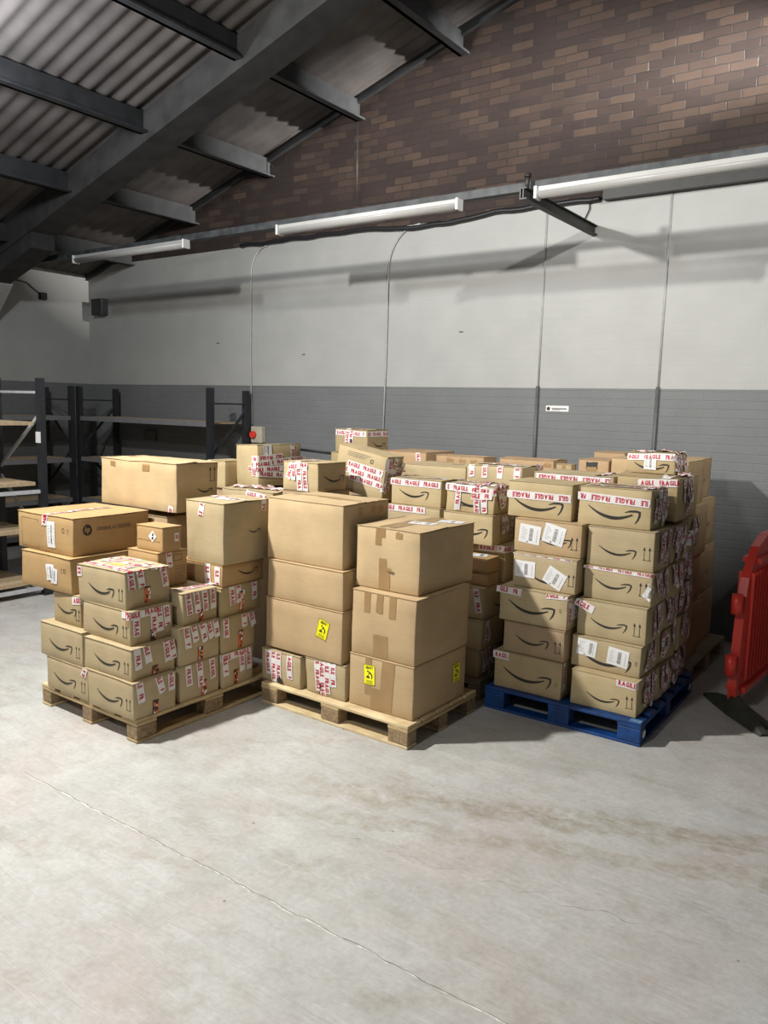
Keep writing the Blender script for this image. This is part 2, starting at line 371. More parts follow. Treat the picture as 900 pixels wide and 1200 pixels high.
def frag_tape(C, parent, face, fu, fv, length, ang=0, phase=None, rnd=None, width=0.05, off=0.0016, rough=0.0, label=None):
    """white tape strip with the red word; ang in degrees, 180 = upside down"""
    W, H = C.size(face); cx, cy = fu*W, fv*H; a = math.radians(ang); ca, sa = math.cos(a), math.sin(a)
    rnd = rnd or random.Random(int(fu*977 + fv*331 + length*7001 + C.seed*13))
    if phase is None: phase = rnd.random()*0.15
    ns = rnd.random()*50
    off += rnd.random()*0.0012
    def P(x, y, o):
        k = noise.noise(Vector((x*14, y*14, ns)))*rough
        yy = y + noise.noise(Vector((x*9, 3.3, ns)))*rough*0.8
        return C.pt(face, cx + x*ca - yy*sa, cy + x*sa + yy*ca, o + abs(k)*1.2)
    bm = bmesh.new(); n = max(2, int(length/0.02)); prev = None
    for i in range(n+1):
        x = -length/2 + length*i/n; row = []
        for y in (-0.5, -0.17, 0.17, 0.5):
            jag = (rnd.random()-0.5)*0.008 if i in (0, n) else 0
            row.append(bm.verts.new(P(x+jag, y*width, off)))
        if prev:
            for k in range(3):
                f = bm.faces.new((prev[k], row[k], row[k+1], prev[k+1])); f.material_index = 0
        prev = row
    hgt = width*0.64; rep = FRAGW*hgt + 0.036
    x0 = -length/2 - phase
    while x0 < length/2:
        for (lx, vs, fs, w) in FRAG:
            a0 = x0 + lx*hgt; a1 = a0 + w*hgt
            if a0 > -length/2 + 0.001 and a1 < length/2 - 0.001:
                vv = [bm.verts.new(P(a0 + x*hgt, (y-0.5)*hgt, off + 0.0009)) for x, y in vs]
                for f in fs:
                    try:
                        g = bm.faces.new([vv[i] for i in f]); g.material_index = 1
                    except ValueError: pass
        x0 += rep
    bm.faces.layers.int.new('keep')
    o = link('fragile_tape', bm, [M['tape'], M['red']], parent)
    return o

def patch(C, parent, name, face, fu, fv, w, h, mat, ang=0, off=0.0013, extra=None, mats=None, ragged=0.0, label=None):
    W, H = C.size(face); bm = bmesh.new(); a = math.radians(ang); ca, sa = math.cos(a), math.sin(a)
    cx, cy = fu*W, fv*H; nx = max(2, int(w/0.03)); ny = max(2, int(h/0.03)); g = []
    rr = random.Random(int(fu*1000+fv*77))
    for j in range(ny+1):
        row = []
        for i in range(nx+1):
            x = -w/2 + w*i/nx; y = -h/2 + h*j/ny
            if ragged and (j in (0, ny) or i in (0, nx)):
                x += (rr.random()-0.5)*ragged; y += (rr.random()-0.5)*ragged
            row.append(bm.verts.new(C.pt(face, cx + x*ca - y*sa, cy + x*sa + y*ca, off)))
        g.append(row)
    for j in range(ny):
        for i in range(nx): bm.faces.new((g[j][i], g[j][i+1], g[j+1][i+1], g[j+1][i]))
    if extra: extra(bm, C, face, (cx, cy), a, w, h, off + 0.0007)
    bm.faces.layers.int.new('keep')
    o = link(name, bm, mats or [mat], parent)
    if label: o['label'] = label
    return o

def barcode(seed, vert=True):
    def fn(bm, C, face, c, a, w, h, off):
        r = random.Random(seed)
        def R(x0, x1, y0, y1): poly(bm, C, face, [(x0*w, y0*h), (x1*w, y0*h), (x1*w, y1*h), (x0*w, y1*h)], off, 1, c, a)
        x = -0.02 if r.random() < 0.5 else 0.12
        y = -0.34
        while y < 0.34:
            t = 0.01 + r.random()*0.02; R(x, x+0.17, y, y+t); y += t + 0.012 + r.random()*0.015
        for k in range(7):
            R(-0.40, -0.40 + 0.12 + r.random()*0.18, 0.3-k*0.1, 0.315-k*0.1)
        for k in range(5): R(0.34, 0.36, -0.35+k*0.14, -0.27+k*0.14)
        if r.random() < 0.6:
            R(-0.1, -0.04, -0.46, -0.38)
    return fn

def ship_label(C, parent, face, fu, fv, w=0.10, h=0.10, ang=0, seed=1, ragged=0.0):
    return patch(C, parent, 'shipping_label', face, fu, fv, w, h, None, ang, 0.002, barcode(seed), [M['label'], M['inkgrey']], ragged)

def brown_tape(C, parent, face, fu, fv, w, h, ang=0, off=0.0012):
    return patch(C, parent, 'packing_tape', face, fu, fv, w, h, M['brtape'], ang, off, ragged=0.004)

def fire_print(C, parent, face, fu, fv, w=0.045, h=0.085, seed=0):
    def fn(bm, C, face, c, a, w, h, off):
        r = random.Random(seed)
        for k in range(9):
            x = -0.4 + r.random()*0.6; y = -0.48 + k*0.1; s = 0.1 + r.random()*0.14; mi = 1 if r.random() < 0.6 else 2
            poly(bm, C, face, [(x*w, y*h), ((x+s*1.6)*w, (y-0.02)*h), ((x+s*1.9)*w, (y+s*0.8)*h), ((x+0.04)*w, (y+s)*h)], off + k*0.00008, mi, c, a)
        poly(bm, C, face, [(-0.5*w, -0.5*h), (-0.38*w, -0.5*h), (-0.38*w, 0.5*h), (-0.5*w, 0.5*h)], off, 1, c, a)
        poly(bm, C, face, [(-0.5*w, 0.42*h), (0.5*w, 0.42*h), (0.5*w, 0.5*h), (-0.5*w, 0.5*h)], off, 1, c, a)
    return patch(C, parent, 'printed_tape', face, fu, fv, w, h, None, 0, 0.0013, fn, [M['firered'], M['ink'], M['label']])

def heavy_sticker(C, parent, face, fu, fv, w=0.088, h=0.125, ang=0):
    def fn(bm, C, face, c, a, w, h, off):
        n = 14
        for k in range(n):       # black dashes along the edge
            for e in (-0.5, 0.455):
                y = -0.5 + k/n
                poly(bm, C, face, [(e*w, y*h), ((e+0.045)*w, y*h), ((e+0.045)*w, (y+0.035)*h), (e*w, (y+0.035)*h)], off, 1, c, a)
                poly(bm, C, face, [(y*w, e*h), ((y+0.035)*w, e*h), ((y+0.035)*w, (e+0.045)*h), (y*w, (e+0.045)*h)], off, 1, c, a)
        vs, fs, W_ = HEAVY; s = 0.62*w/W_
        ca, sa = math.cos(a), math.sin(a)
        vv = [bm.verts.new(C.pt(face, c[0] + (x*s-0.31*w)*ca - (y*s+0.28*h)*sa, c[1] + (x*s-0.31*w)*sa + (y*s+0.28*h)*ca, off)) for x, y in vs]
        for f in fs: bm.faces.new([vv[i] for i in f]).material_index = 1
        def rib(l, wd): ribbon(bm, C, face, [(x*w, y*w) for x, y in l], [q*w for q in wd], off, 1, c, a, 1)
        rib([(-0.10, 0.22), (0.08, 0.16), (0.22, 0.02), (0.24, -0.12), (0.20, -0.26)], [0.06, 0.10, 0.11, 0.10, 0.06])   # bent back and legs
        rib([(0.06, 0.16), (-0.06, 0.02), (-0.12, -0.08)], [0.07, 0.05, 0.04])                                       # arm
        poly(bm, C, face, [(x*w*0.07-0.13*w, y*w*0.07+0.25*w) for x, y in [(math.cos(k*PI/4), math.sin(k*PI/4)) for k in range(8)]], off+0.0001, 1, c, a)
        poly(bm, C, face, [(-0.30*w, -0.24*w), (0.06*w, -0.24*w), (0.0, -0.10*w), (-0.20*w, -0.06*w)], off, 1, c, a)    # load
        for y in (-0.30, -0.36, -0.42):
            poly(bm, C, face, [(-0.3*w, y*h), (0.3*w, y*h), (0.3*w, (y+0.02)*h), (-0.3*w, (y+0.02)*h)], off, 1, c, a)
    return patch(C, parent, 'warning_sticker', face, fu, fv, w, h, None, ang, 0.002, fn, [M['yellow'], M['ink']], label='yellow sticker with black bending figure and zigzag edge')

CARTONS = {}
_seed = [0]
def carton(key, X, Y, Z, label, mat='kraft', group=None, yaw=0, tilt=0, crumple=0.25, lift=0.0, ink=(), flaps=True, pitch=0):
    """a closed cardboard box: hollow-looking board body, two top flaps meeting in the middle, printed marks in the body mesh"""
    _seed[0] += 1; sd = _seed[0]
    w, d, h = X[1]-X[0], Y[1]-Y[0], Z[1]-Z[0]
    root = empty('cardboard_box', ((X[0]+X[1])/2, (Y[0]+Y[1])/2, Z[0]), yaw, label, 'box', group)
    root.rotation_euler = (pitch, tilt, yaw)
    C = Carton(w, d, h, sd, crumple); C.root = root; C.covered = lift == 0; C.lift = lift
    ft = 0.004; bh = h - (ft if flaps else 0); r = 0.005
    bm = bmesh.new()
    def lines(L, n):
        return [-L/2, -L/2+r] + [-L/2+r + (L-2*r)*i/n for i in range(1, n)] + [L/2-r, L/2]
    gx, gy = lines(w, 7), lines(d, 6); gz = [z + bh/2 for z in lines(bh, 5)]
    cache = {}
    def V(x, y, z):
        k = (round(x, 5), round(y, 5), round(z, 5))
        if k not in cache:
            q = Vector((max(-w/2+r, min(w/2-r, x)), max(-d/2+r, min(d/2-r, y)), max(r, min(bh-r, z))))
            dd = Vector((x, y, z)) - q
            p = q + dd.normalized()*r if dd.length > 1e-7 else q
            cache[k] = bm.verts.new(C.D(p))
        return cache[k]
    def grid(A, B, f, flip):
        for i in range(len(A)-1):
            for j in range(len(B)-1):
                q = [f(A[i], B[j]), f(A[i+1], B[j]), f(A[i+1], B[j+1]), f(A[i], B[j+1])]
                if flip: q.reverse()
                fc = bm.faces.new(q); fc.smooth = True
    grid(gx, gz, lambda a, b: V(a, -d/2, b), False); grid(gx, gz, lambda a, b: V(a, d/2, b), True)
    grid(gy, gz, lambda a, b: V(w/2, a, b), False); grid(gy, gz, lambda a, b: V(-w/2, a, b), True)
    grid(gx, gy, lambda a, b: V(a, b, 0), True); grid(gx, gy, lambda a, b: V(a, b, bh), False)
    for it in ink:
        if it[0] == 'smile': smile(bm, C, *it[1:])
        elif it[0] == 'arrows': uparrows(bm, C, *it[1:])
        elif it[0] == 'rect': rect_outline(bm, C, *it[1:])
        elif it[0] == 'text':
            _, face, fu, fv, hh, T = it; W_, H_ = C.size(face)
            vv = [bm.verts.new(C.pt(face, fu*W_ + x*hh, fv*H_ + y*hh, 0.0007)) for x, y in T[0]]
            for f in T[1]: bm.faces.new([vv[i] for i in f]).material_index = 2
        elif it[0] == 'lines':
            _, face, fu, fv, ww, nn, sp = it; W_, H_ = C.size(face); rq = random.Random(sd)
            for k in range(nn):
                poly(bm, C, face, [(0, -k*sp), (ww*(0.6+0.4*rq.random()), -k*sp), (ww*(0.6+0.4*rq.random()), -k*sp-sp*0.3), (0, -k*sp-sp*0.3)], 0.0006, 2, (fu*W_, fv*H_))
        elif it[0] == 'disc':      # round mark with the two letters left open in board colour
            _, face, fu, fv, rad = it; W_, H_ = C.size(face)
            poly(bm, C, face, [(rad*math.cos(k*PI/12), rad*math.sin(k*PI/12)) for k in range(24)], 0.0006, 1, (fu*W_, fv*H_))
            T = HPL; hh = rad*1.25
            vv = [bm.verts.new(C.pt(face, fu*W_ - T[2]*hh/2 + (x + 0.16*(y-0.5))*hh, fv*H_ - hh*0.52 + y*hh, 0.0013)) for x, y in T[0]]
            for f in T[1]: bm.faces.new([vv[i] for i in f]).material_index = 0
    bm.faces.layers.int.new('keep')
    link('carton_body', bm, [M[mat], M['ink'], M['inkgrey']], root)
    if flaps:
        for s in (-1, 1):
            fb = bmesh.new(); nx, ny = 8, 4; top, bot = [], []
            tear = random.Random(sd*3+s)
            for j in range(ny+1):
                t = j/ny; y = s*(d/2 + 0.0035 - t*(d/2 + 0.0035 - 0.002)); rt, rb_ = [], []
                for i in range(nx+1):
                    x = -w/2 - 0.001 + (w+0.002)*i/nx
                    z = h + max(0.0, lift*t*t*(0.6 + 0.8*noise.noise(Vector((x*5, s*3.0, sd*1.7)))))
                    if j == 0: z += (tear.random()-0.5)*0.003*crumple
                    p = C.D((x, y, h)); p.z += z - h
                    rt.append(fb.verts.new(p)); rb_.append(fb.verts.new(p - Vector((0, 0, ft-0.0004))))
                top.append(rt); bot.append(rb_)
            for j in range(ny):
                for i in range(nx):
                    fb.faces.new((top[j][i], top[j][i+1], top[j+1][i+1], top[j+1][i]))
                    fb.faces.new((bot[j][i], bot[j+1][i], bot[j+1][i+1], bot[j][i+1]))
            for j in range(ny):
                fb.faces.new((top[j][0], top[j+1][0], bot[j+1][0], bot[j][0])); fb.faces.new((top[j][nx], bot[j][nx], bot[j+1][nx], top[j+1][nx]))
            for i in range(nx):
                fb.faces.new((top[0][i], bot[0][i], bot[0][i+1], top[0][i+1])); fb.faces.new((top[ny][i], top[ny][i+1], bot[ny][i+1], bot[ny][i]))
            link('top_flap', fb, [M[mat]], root)
    CARTONS[key] = C
    return C

def FT(key, *a, **k): C = CARTONS[key]; return frag_tape(C, C.root, *a, **k)
def LB(key, *a, **k): C = CARTONS[key]; return ship_label(C, C.root, *a, **k)
def BT(key, *a, **k): C = CARTONS[key]; return brown_tape(C, C.root, *a, **k)
def FP(key, *a, **k): C = CARTONS[key]; return fire_print(C, C.root, *a, **k)
def HS(key, *a, **k): C = CARTONS[key]; return heavy_sticker(C, C.root, *a, **k)

# ------------------------------------------------------------------ the building
YW, XL = 7.418, -10.88
def roof_z(x): return 5.942 + 0.306*(x + 3.918)
XR = 1.5          # ridge

def quad(bm, pts, mi=0):
    f = bm.faces.new([bm.verts.new(p) for p in pts]); f.material_index = mi

# floor
box('floor', XL-0.2, 7.0, -4.0, YW+0.2, -0.15, 0.0, M['floor'], kind='structure')
# back wall: solid, painted grey below, white above, bare brick in the gable
bm = bmesh.new()
def wallband(z0, z1, mi):
    bxm(bm, XL-0.2, 7.0, YW, YW+0.25, z0, z1, mi)
wallband(0, 2.222, 0); wallband(2.222, 3.955, 1)
# gable brick polygon prism
pr = [(XL-0.2, 3.955), (7.0, 3.955), (7.0, roof_z(XR)-0.306*(7-XR)+0.1), (XR, roof_z(XR)+0.1), (XL-0.2, roof_z(XL-0.2)+0.1)]
pr = [(x, max(z, 3.96)) for x, z in pr]
fv = [bm.verts.new((x, YW, z)) for x, z in pr]; bv = [bm.verts.new((x, YW+0.25, z)) for x, z in pr]
f = bm.faces.new(fv); f.material_index = 2; f = bm.faces.new(bv[::-1]); f.material_index = 2
for i in range(5):
    f = bm.faces.new((fv[i], fv[(i+1) % 5], bv[(i+1) % 5], bv[i])); f.material_index = 2
tag(link('wall_back', bm, [M['greywall'], M['whitewall'], M['brick']]), kind='structure')
# left wall
bm = bmesh.new()
bxm(bm, XL-0.2, XL, -4.0, YW, 0, 2.225, 0); bxm(bm, XL-0.2, XL, -4.0, YW, 2.225, 3.84, 1)
tag(link('wall_left', bm, [M['greywall'], M['whitewall']]), kind='structure')
# pale haunch / column at the left wall under the rafter
bm = bmesh.new()
pts = [(XL, 3.66), (-10.33, 3.66), (-10.35, 3.46), (-10.60, 3.22), (-10.80, 3.02), (XL, 2.96)]
A = [bm.verts.new((x, 5.56, z)) for x, z in pts]; B = [bm.verts.new((x, 5.92, z)) for x, z in pts]
bm.faces.new(A); bm.faces.new(B[::-1])
for i in range(len(pts)): bm.faces.new((A[i], A[(i+1) % len(pts)], B[(i+1) % len(pts)], B[i]))
tag(link('trim_1', bm, M['conduit']), kind='structure')
# corrugated roof (both slopes): waves across Y, sheets run up the slope
bm = bmesh.new()
def slope(x0, x1, zf):
    ny = int((YW+4.0)/0.0245); prev = None
    xs = [x0, x1]
    for j in range(ny+1):
        y = -4.0 + j*0.0245
        wv = 0.014*math.sin(2*PI*y/0.178)
        row = [bm.verts.new((x, y, zf(x)+wv+0.03)) for x in xs]
        if prev:
            f = bm.faces.new((prev[0], prev[1], row[1], row[0])); f.smooth = True
        prev = row
x = XL-0.4
while x < XR:      # sheets overlap every 1.37 m x 2 along the slope
    x1 = min(x+2.72, XR)
    slope(x, x1, lambda q, xa=x: roof_z(q) + 0.018*(q-xa)/2.72)
    x = x1
slope(XR, 7.0, lambda q: roof_z(XR) - 0.306*(q-XR))
tag(link('ceiling', bm, M['sheet']), kind='structure')
# rafter
bm = bmesh.new()
def sloped_beam(y0, y1, xa, xb, dtop, dbot):
    vs = []
    for x in (xa, xb):
        for y in (y0, y1):
            for dz in (dbot, dtop): vs.append(bm.verts.new((x, y, roof_z(x)+dz)))
    a = vs
    for q in ((0, 1, 3, 2), (4, 6, 7, 5), (0, 4, 5, 1), (2, 3, 7, 6), (0, 2, 6, 4), (1, 5, 7, 3)): bm.faces.new([a[i] for i in q])
sloped_beam(5.55, 5.90, -10.86, XR, -0.01, -0.315)
sloped_beam(5.57, 5.88, -10.86, -9.3, -0.3, -0.50)
tag(link('trim_2', bm, M['rafter']), kind='structure')
# purlins, each bay its own member: web, bottom flange, lip
k = 3
for xb in (-9.85, -8.5, -7.15, -5.78, -4.47, -3.10, -1.75, -0.4, 0.95):
    zt, zb = roof_z(xb)+0.0, roof_z(xb)-0.225
    for (y0, y1) in ((5.90, YW), (-4.0, 5.55)):
        bm = bmesh.new()
        bxm(bm, xb-0.02, xb+0.02, y0, y1, zb, zt)
        bxm(bm, xb-0.02, xb+0.10, y0, y1, zb, zb+0.022)
        bxm(bm, xb-0.09, xb-0.02, y0, y1, zt-0.085, zt-0.06)
        bxm(bm, xb-0.09, xb-0.075, y0, y1, zt-0.06, zt)
        o = link('trim_%d' % k, bm, M['purlin']); tag(o, kind='structure'); k += 1
# verge board where the roof meets the gable
bm = bmesh.new(); sloped_beam(YW-0.05, YW-0.001, XL, XR, 0.02, -0.05); tag(link('trim_%d' % k, bm, M['purlin']), kind='structure'); k += 1
# dark eaves strip on the left wall
box('trim_%d' % k, XL, XL+0.14, -3.9, 5.5, 3.68, 3.80, M['rafter'], kind='structure'); k += 1
# floor joint and hairline cracks
bm = bmesh.new(); rj = random.Random(4)
def strip(pts, w, mi, z=0.0012, jit=0.4):
    prev = None
    for i, (x, y) in enumerate(pts):
        x0, y0 = pts[max(0, i-1)]; x1, y1 = pts[min(len(pts)-1, i+1)]; d = Vector((x1-x0, y1-y0)).normalized(); n = Vector((-d.y, d.x))
        ww = w*(1-jit + 2*jit*rj.random())/2
        a = (bm.verts.new((x-n.x*ww, y-n.y*ww, z)), bm.verts.new((x+n.x*ww, y+n.y*ww, z)))
        if prev: f = bm.faces.new((prev[0], prev[1], a[1], a[0])); f.material_index = mi
        prev = a
def wander(a, b, n, amp):
    out = []
    for i in range(n+1):
        t = i/n; out.append((a[0]+(b[0]-a[0])*t, a[1]+(b[1]-a[1])*t + amp*noise.noise(Vector((t*n*0.35, a[0]*3, 1)))))
    return out
J = wander((-3.9, 2.19), (2.0, 2.185), 240, 0.012)
strip(J, 0.006, 0, 0.0010, 0.7); strip([(x, y+0.006) for x, y in J], 0.004, 1, 0.0013, 0.8)
for (a, b, am) in (((-2.4, 3.42), (-1.43, 3.53), 0.05), ((-2.15, 3.25), (-0.5, 3.87), 0.03), ((-3.9, 1.0), (-2.4, 1.1), 0.1), ((-2.1, 2.75), (-0.6, 3.0), 0.06)):
    strip(wander(a, b, 60, am), 0.0011, 1, 0.0014, 0.9)
bm.faces.layers.int.new('keep')
tag(link('trim_%d' % k, bm, [M['joint'], M['crack']]), kind='structure'); k += 1

# ------------------------------------------------------------------ things on the walls
# rail carried by the bracket
bm = bmesh.new()
bxm(bm, XL, 3.0, 6.02, 6.035, 3.735, 3.80); bxm(bm, XL, 3.0, 6.035, 6.10, 3.735, 3.747)
o = link('steel_rail', bm, M['rail']); tag(o, 'long mottled grey steel rail running above the fluorescent lights across the wall', 'rail')
r = empty('steel_bracket', (-2.945, 6.9, 3.69), 0, 'black steel bracket beam sticking out of the white wall between two fluorescent lights', 'bracket')
bm = bmesh.new(); bxm(bm, -0.03, 0.03, -1.0, 0.517, -0.05, -0.04); bxm(bm, -0.03, 0.03, -1.0, 0.517, 0.03, 0.038); bxm(bm, -0.005, 0.005, -1.0, 0.517, -0.04, 0.03)
bxm(bm, -0.03, -0.02, -1.0, 0.517, -0.04, 0.03)
link('beam', bm, M['steeldark'], r)
bm = bmesh.new(); tube(bm, [(0, -0.93, 0.03), (0, -0.93, 0.16)], 0.018); tube(bm, [(0, -0.93, 0.13), (0, -0.93, 0.155)], 0.03, 6); link('bolt', bm, M['steeldark'], r)
# fluorescent battens hang below the rail
def batten(x0, x1, label, y=5.98, zc=3.685):
    r = empty('fluorescent_light', ((x0+x1)/2, y, zc), 0, label, 'light', 'fluorescent lights along the back wall'); L = x1-x0
    bm = bmesh.new(); bxm(bm, -L/2, L/2, -0.028, 0.028, 0.012, 0.05, 0, 0.004); link('housing', bm, M['tubewhite'], r)
    bm = bmesh.new(); seg = 10; R = []
    for x in (-L/2+0.02, L/2-0.02):
        R.append([bm.verts.new((x, 0.045*math.cos(PI+PI*t/seg), 0.012+0.05*math.sin(PI+PI*t/seg))) for t in range(seg+1)])
    for t in range(seg): f = bm.faces.new((R[0][t], R[0][t+1], R[1][t+1], R[1][t])); f.smooth = True
    bm.faces.new(R[0]); bm.faces.new(R[1]); bm.faces.new((R[0][0], R[1][0], R[1][seg], R[0][seg]))
    link('diffuser', bm, M['tubewhite'], r)
    for s in (-1, 1):
        xx = s*(L/2-0.01); box('end_cap', xx-0.012, xx+0.012, -0.048, 0.048, -0.042, 0.052, M['label'], r, 0.004)
batten(-9.02, -6.98, 'white fluorescent light leftmost on the back wall, near the room corner')
batten(-5.62, -3.56, 'white fluorescent light in the middle of the wall, left of the black bracket')
batten(-2.87, -0.75, 'white fluorescent light at the right, beginning at the black bracket')
# cables
def wire(name, pts, rad, mat, label, cat='cable', group=None):
    bm = bmesh.new(); tube(bm, pts, rad, 6); return tag(link(name, bm, mat), label, cat, group)
yw = YW-0.014
pts = [(-7.6 + i*0.1, YW-0.03, 3.965 + 0.02*noise.noise(Vector((i*0.4, 0, 0))) - (0.05*math.sin(PI*(i-20)/16) if 20 < i < 36 else 0)) for i in range(48)]
wire('cable_bundle', pts, 0.026, M['black'], 'black cable bundle sagging along the top of the white wall')
box('cable_trunking', -2.85, 1.5, YW-0.09, YW-0.001, 3.935, 4.05, M['steeldark'], label='dark cable trunking behind the right fluorescent light above the white paint', cat='trunking')
def arc(x0, z0, x1, z1, n=10):   # sweep from the ledge down into a vertical drop
    return [(x0 + (x1-x0)*math.sin(PI/2*t/n), yw, z1 + (z0-z1)*math.cos(PI/2*t/n)) for t in range(n+1)]
wire('wall_conduit', arc(-7.15, 3.93, -7.43, 3.6) + [(-7.43, yw, 2.5), (-7.40, yw, 1.72)], 0.010, M['conduit'], 'thin white conduit curving down to the red isolator switch', 'conduit', 'conduits down the back wall')
wire('wall_conduit', arc(-4.9, 3.95, -5.30, 3.5) + [(-5.30, yw, 2.5), (-5.33, yw, 1.2)], 0.010, M['conduit'], 'thin white conduit curving from under the middle fluorescent light', 'conduit', 'conduits down the back wall')
def straight_conduit(x, label):
    r = empty('wall_conduit', (x, yw, 0), 0, label, 'conduit', 'conduits down the back wall')
    bm = bmesh.new(); tube(bm, [(0, 0.015, 2.235), (0.004, 0.015, 3.93)], 0.012); tube(bm, [(0.035, 0.02, 2.235), (0.04, 0.02, 3.93)], 0.006); link('painted_pipe', bm, M['conduit'], r)
    bm = bmesh.new(); tube(bm, [(0, 0, 1.0), (0, 0, 2.24)], 0.016); link('grey_pipe', bm, M['conduitgrey'], r)
straight_conduit(-3.435, 'straight conduit below the black bracket, left of the small white sign')
straight_conduit(-2.25, 'straight conduit under the right fluorescent light, ending behind the top taped box')
wire('loose_cable', [(-3.0, yw, 3.94), (-3.0, yw, 3.88), (-3.04, yw, 3.8), (-3.09, yw, 3.74)], 0.006, M['black'], 'short loose black wire hanging beside the black bracket')
wire('loose_cable', [(-7.08, yw, 1.462), (-6.6, yw, 1.45), (-6.05, yw, 1.428)], 0.012, M['black'], 'black cable running level along the grey wall behind the boxes')
wire('hanging_wire', [(-5.69, YW-0.12, 5.1), (-5.70, YW-0.1, 4.21)], 0.006, M['steeldark'], 'thin dark rod hanging down in front of the brick gable')
wire('loose_cable', [(XL+0.02, 5.98, 3.60), (XL+0.02, 6.2, 3.62), (XL+0.02, 6.42, 3.60), (XL+0.02, 6.50, 3.54), (XL+0.02, 6.62, 3.47)], 0.008, M['black'], 'loose black cable leading to the camera on the left white wall')
# small fittings
o = box('wall_sensor', XL, XL+0.07, 6.60, 6.70, 3.39, 3.49, M['black'], None, 0.01, label='small black sensor on the left white wall at the end of a cable', cat='sensor')
r = empty('wall_speaker', (-10.53, YW-0.06, 3.345), 0, 'black box speaker high on the white wall near the corner', 'speaker')
bm = bmesh.new(); bxm(bm, -0.12, 0.13, -0.06, 0.06, -0.115, 0.125, 0, 0.008); link('casing', bm, M['black'], r)
bm = bmesh.new(); bxm(bm, -0.16, -0.12, -0.03, 0.05, -0.07, 0.06, 0, 0.006); link('bracket', bm, M['steeldark'], r)
r = empty('isolator_switch', (-7.265, YW-0.04, 1.60), 0, 'cream isolator switch box with red knob on the grey wall beside the racking', 'switch')
bm = bmesh.new(); bxm(bm, -0.09, 0.10, -0.045, 0.04, -0.105, 0.105, 0, 0.012); link('housing', bm, M['cream'], r)
bm = bmesh.new(); tube(bm, [(-0.03, -0.045, 0), (-0.03, -0.085, 0)], 0.045, 12); link('knob', bm, M['redplastic'], r)
r = empty('wall_sign', (-3.22, YW, 2.02), 0, 'small white sign plate on the grey wall above the rear boxes', 'sign')
bm = bmesh.new(); bxm(bm, -0.12, 0.12, -0.006, 0, -0.027, 0.03, 0, 0.001); link('plate', bm, M['label'], r)
bm = bmesh.new(); bxm(bm, -0.055, 0.10, -0.0068, -0.0058, -0.006, 0.006, 0); bxm(bm, -0.055, 0.03, -0.0068, -0.0058, -0.016, -0.012, 0); link('lettering', bm, M['inkgrey'], r)
bm = bmesh.new(); tube(bm, [(-0.092, -0.0055, 0.0), (-0.092, -0.0075, 0.0)], 0.019, 8); link('emblem', bm, M['ink'], r)
r = empty('socket_box', (-9.43, YW-0.03, 1.50), 0, 'dark double socket on the grey wall behind the racking', 'socket')
bm = bmesh.new(); bxm(bm, -0.12, 0.12, -0.03, 0.03, -0.07, 0.07, 0, 0.01); link('casing', bm, M['conduitgrey'], r)
for (x, z) in ((-4.351, 2.80), (-8.058, 2.77), (-6.55, 2.60)):
    bm = bmesh.new(); bxm(bm, x-0.02, x+0.03, YW-0.003, YW, z-0.008, z+0.006); o = link('trim_%d' % k, bm, M['inkgrey']); tag(o, kind='structure'); k += 1

# ------------------------------------------------------------------ racking
def rack_post(parent, x, y, h, w=0.08, d=0.06, name='upright'):
    bm = bmesh.new(); bxm(bm, x-w/2, x+w/2, y-d/2, y+d/2, 0.01, h)
    o = link(name, bm, M['rack'], parent)
    bm = bmesh.new(); bxm(bm, x-w/2-0.02, x+w/2+0.02, y-d/2-0.02, y+d/2+0.02, 0, 0.012); link('foot_plate', bm, M['rack'], o)
    return o
def brace(parent, a, b, mat=None, w=0.03):
    bm = bmesh.new(); bar(bm, a, b, 0.02, w); return link('brace', bm, mat or M['rack'], parent)
def shelf(parent, x0, x1, y0, y1, z, axis, beamh=0.055, board='chip'):
    bm = bmesh.new(); bxm(bm, x0, x1, y0, y1, z-0.02, z, 0); link('shelf_board', bm, M[board], parent)
    for s in (0, 1):
        bm = bmesh.new()
        if axis == 'x': yy = (y0, y1)[s]; bxm(bm, x0, x1, yy-0.02, yy+0.02, z-beamh, z+0.004)
        else: xx = (x0, x1)[s]; bxm(bm, xx-0.02, xx+0.02, y0, y1, z-beamh, z+0.004)
        link('shelf_beam', bm, M['beam'], parent)
def endframe(parent, p, q, h, mat):
    zs = [0.15, 0.75, 1.30, 1.90]; P = lambda c, z: (c[0], c[1], z)
    brace(parent, P(p, h-0.17), P(q, h-0.17), mat, 0.02)
    brace(parent, P(p, 0.12), P(q, 0.12), mat, 0.02)
    for i, (a, b) in enumerate(zip(zs, zs[1:])):
        A, B = (p, q) if i % 2 == 0 else (q, p); brace(parent, P(A, a), P(B, b), mat)
# along the back wall
r = empty('storage_rack', (-8.75, 7.0, 0), 0, 'long dark storage rack standing along the back wall with grey shelf beams', 'rack', 'racking bays')
L0, L1_, F0, F1_ = -10.10+8.75, -7.41+8.75, 6.70-7.0, 7.30-7.0
for x in (L0, L1_):
    rack_post(r, x, F0, 2.17, 0.085); rack_post(r, x, F1_, 2.15, 0.075)
    endframe(r, (x, F0), (x, F1_), 2.15, M['rack'])
for z in (1.75, 1.18, 0.60, 0.12): shelf(r, L0+0.04, L1_-0.04, F0, F1_, z, 'x')
# along the left wall
r = empty('storage_rack', (-10.47, 5.3, 0), 0, 'dark storage rack against the left wall with grey shelves, left of the corner', 'rack', 'racking bays')
for y in (6.60-5.3, 3.95-5.3):
    rack_post(r, 0.33, y, 2.17, 0.08); rack_post(r, -0.30, y, 2.15, 0.075)
    endframe(r, (0.33, y), (-0.30, y), 2.15, M['rack'])
for z in (1.75, 1.16, 0.60, 0.12): shelf(r, -0.30, 0.33, 3.95-5.3, 6.60-5.3, z, 'y')
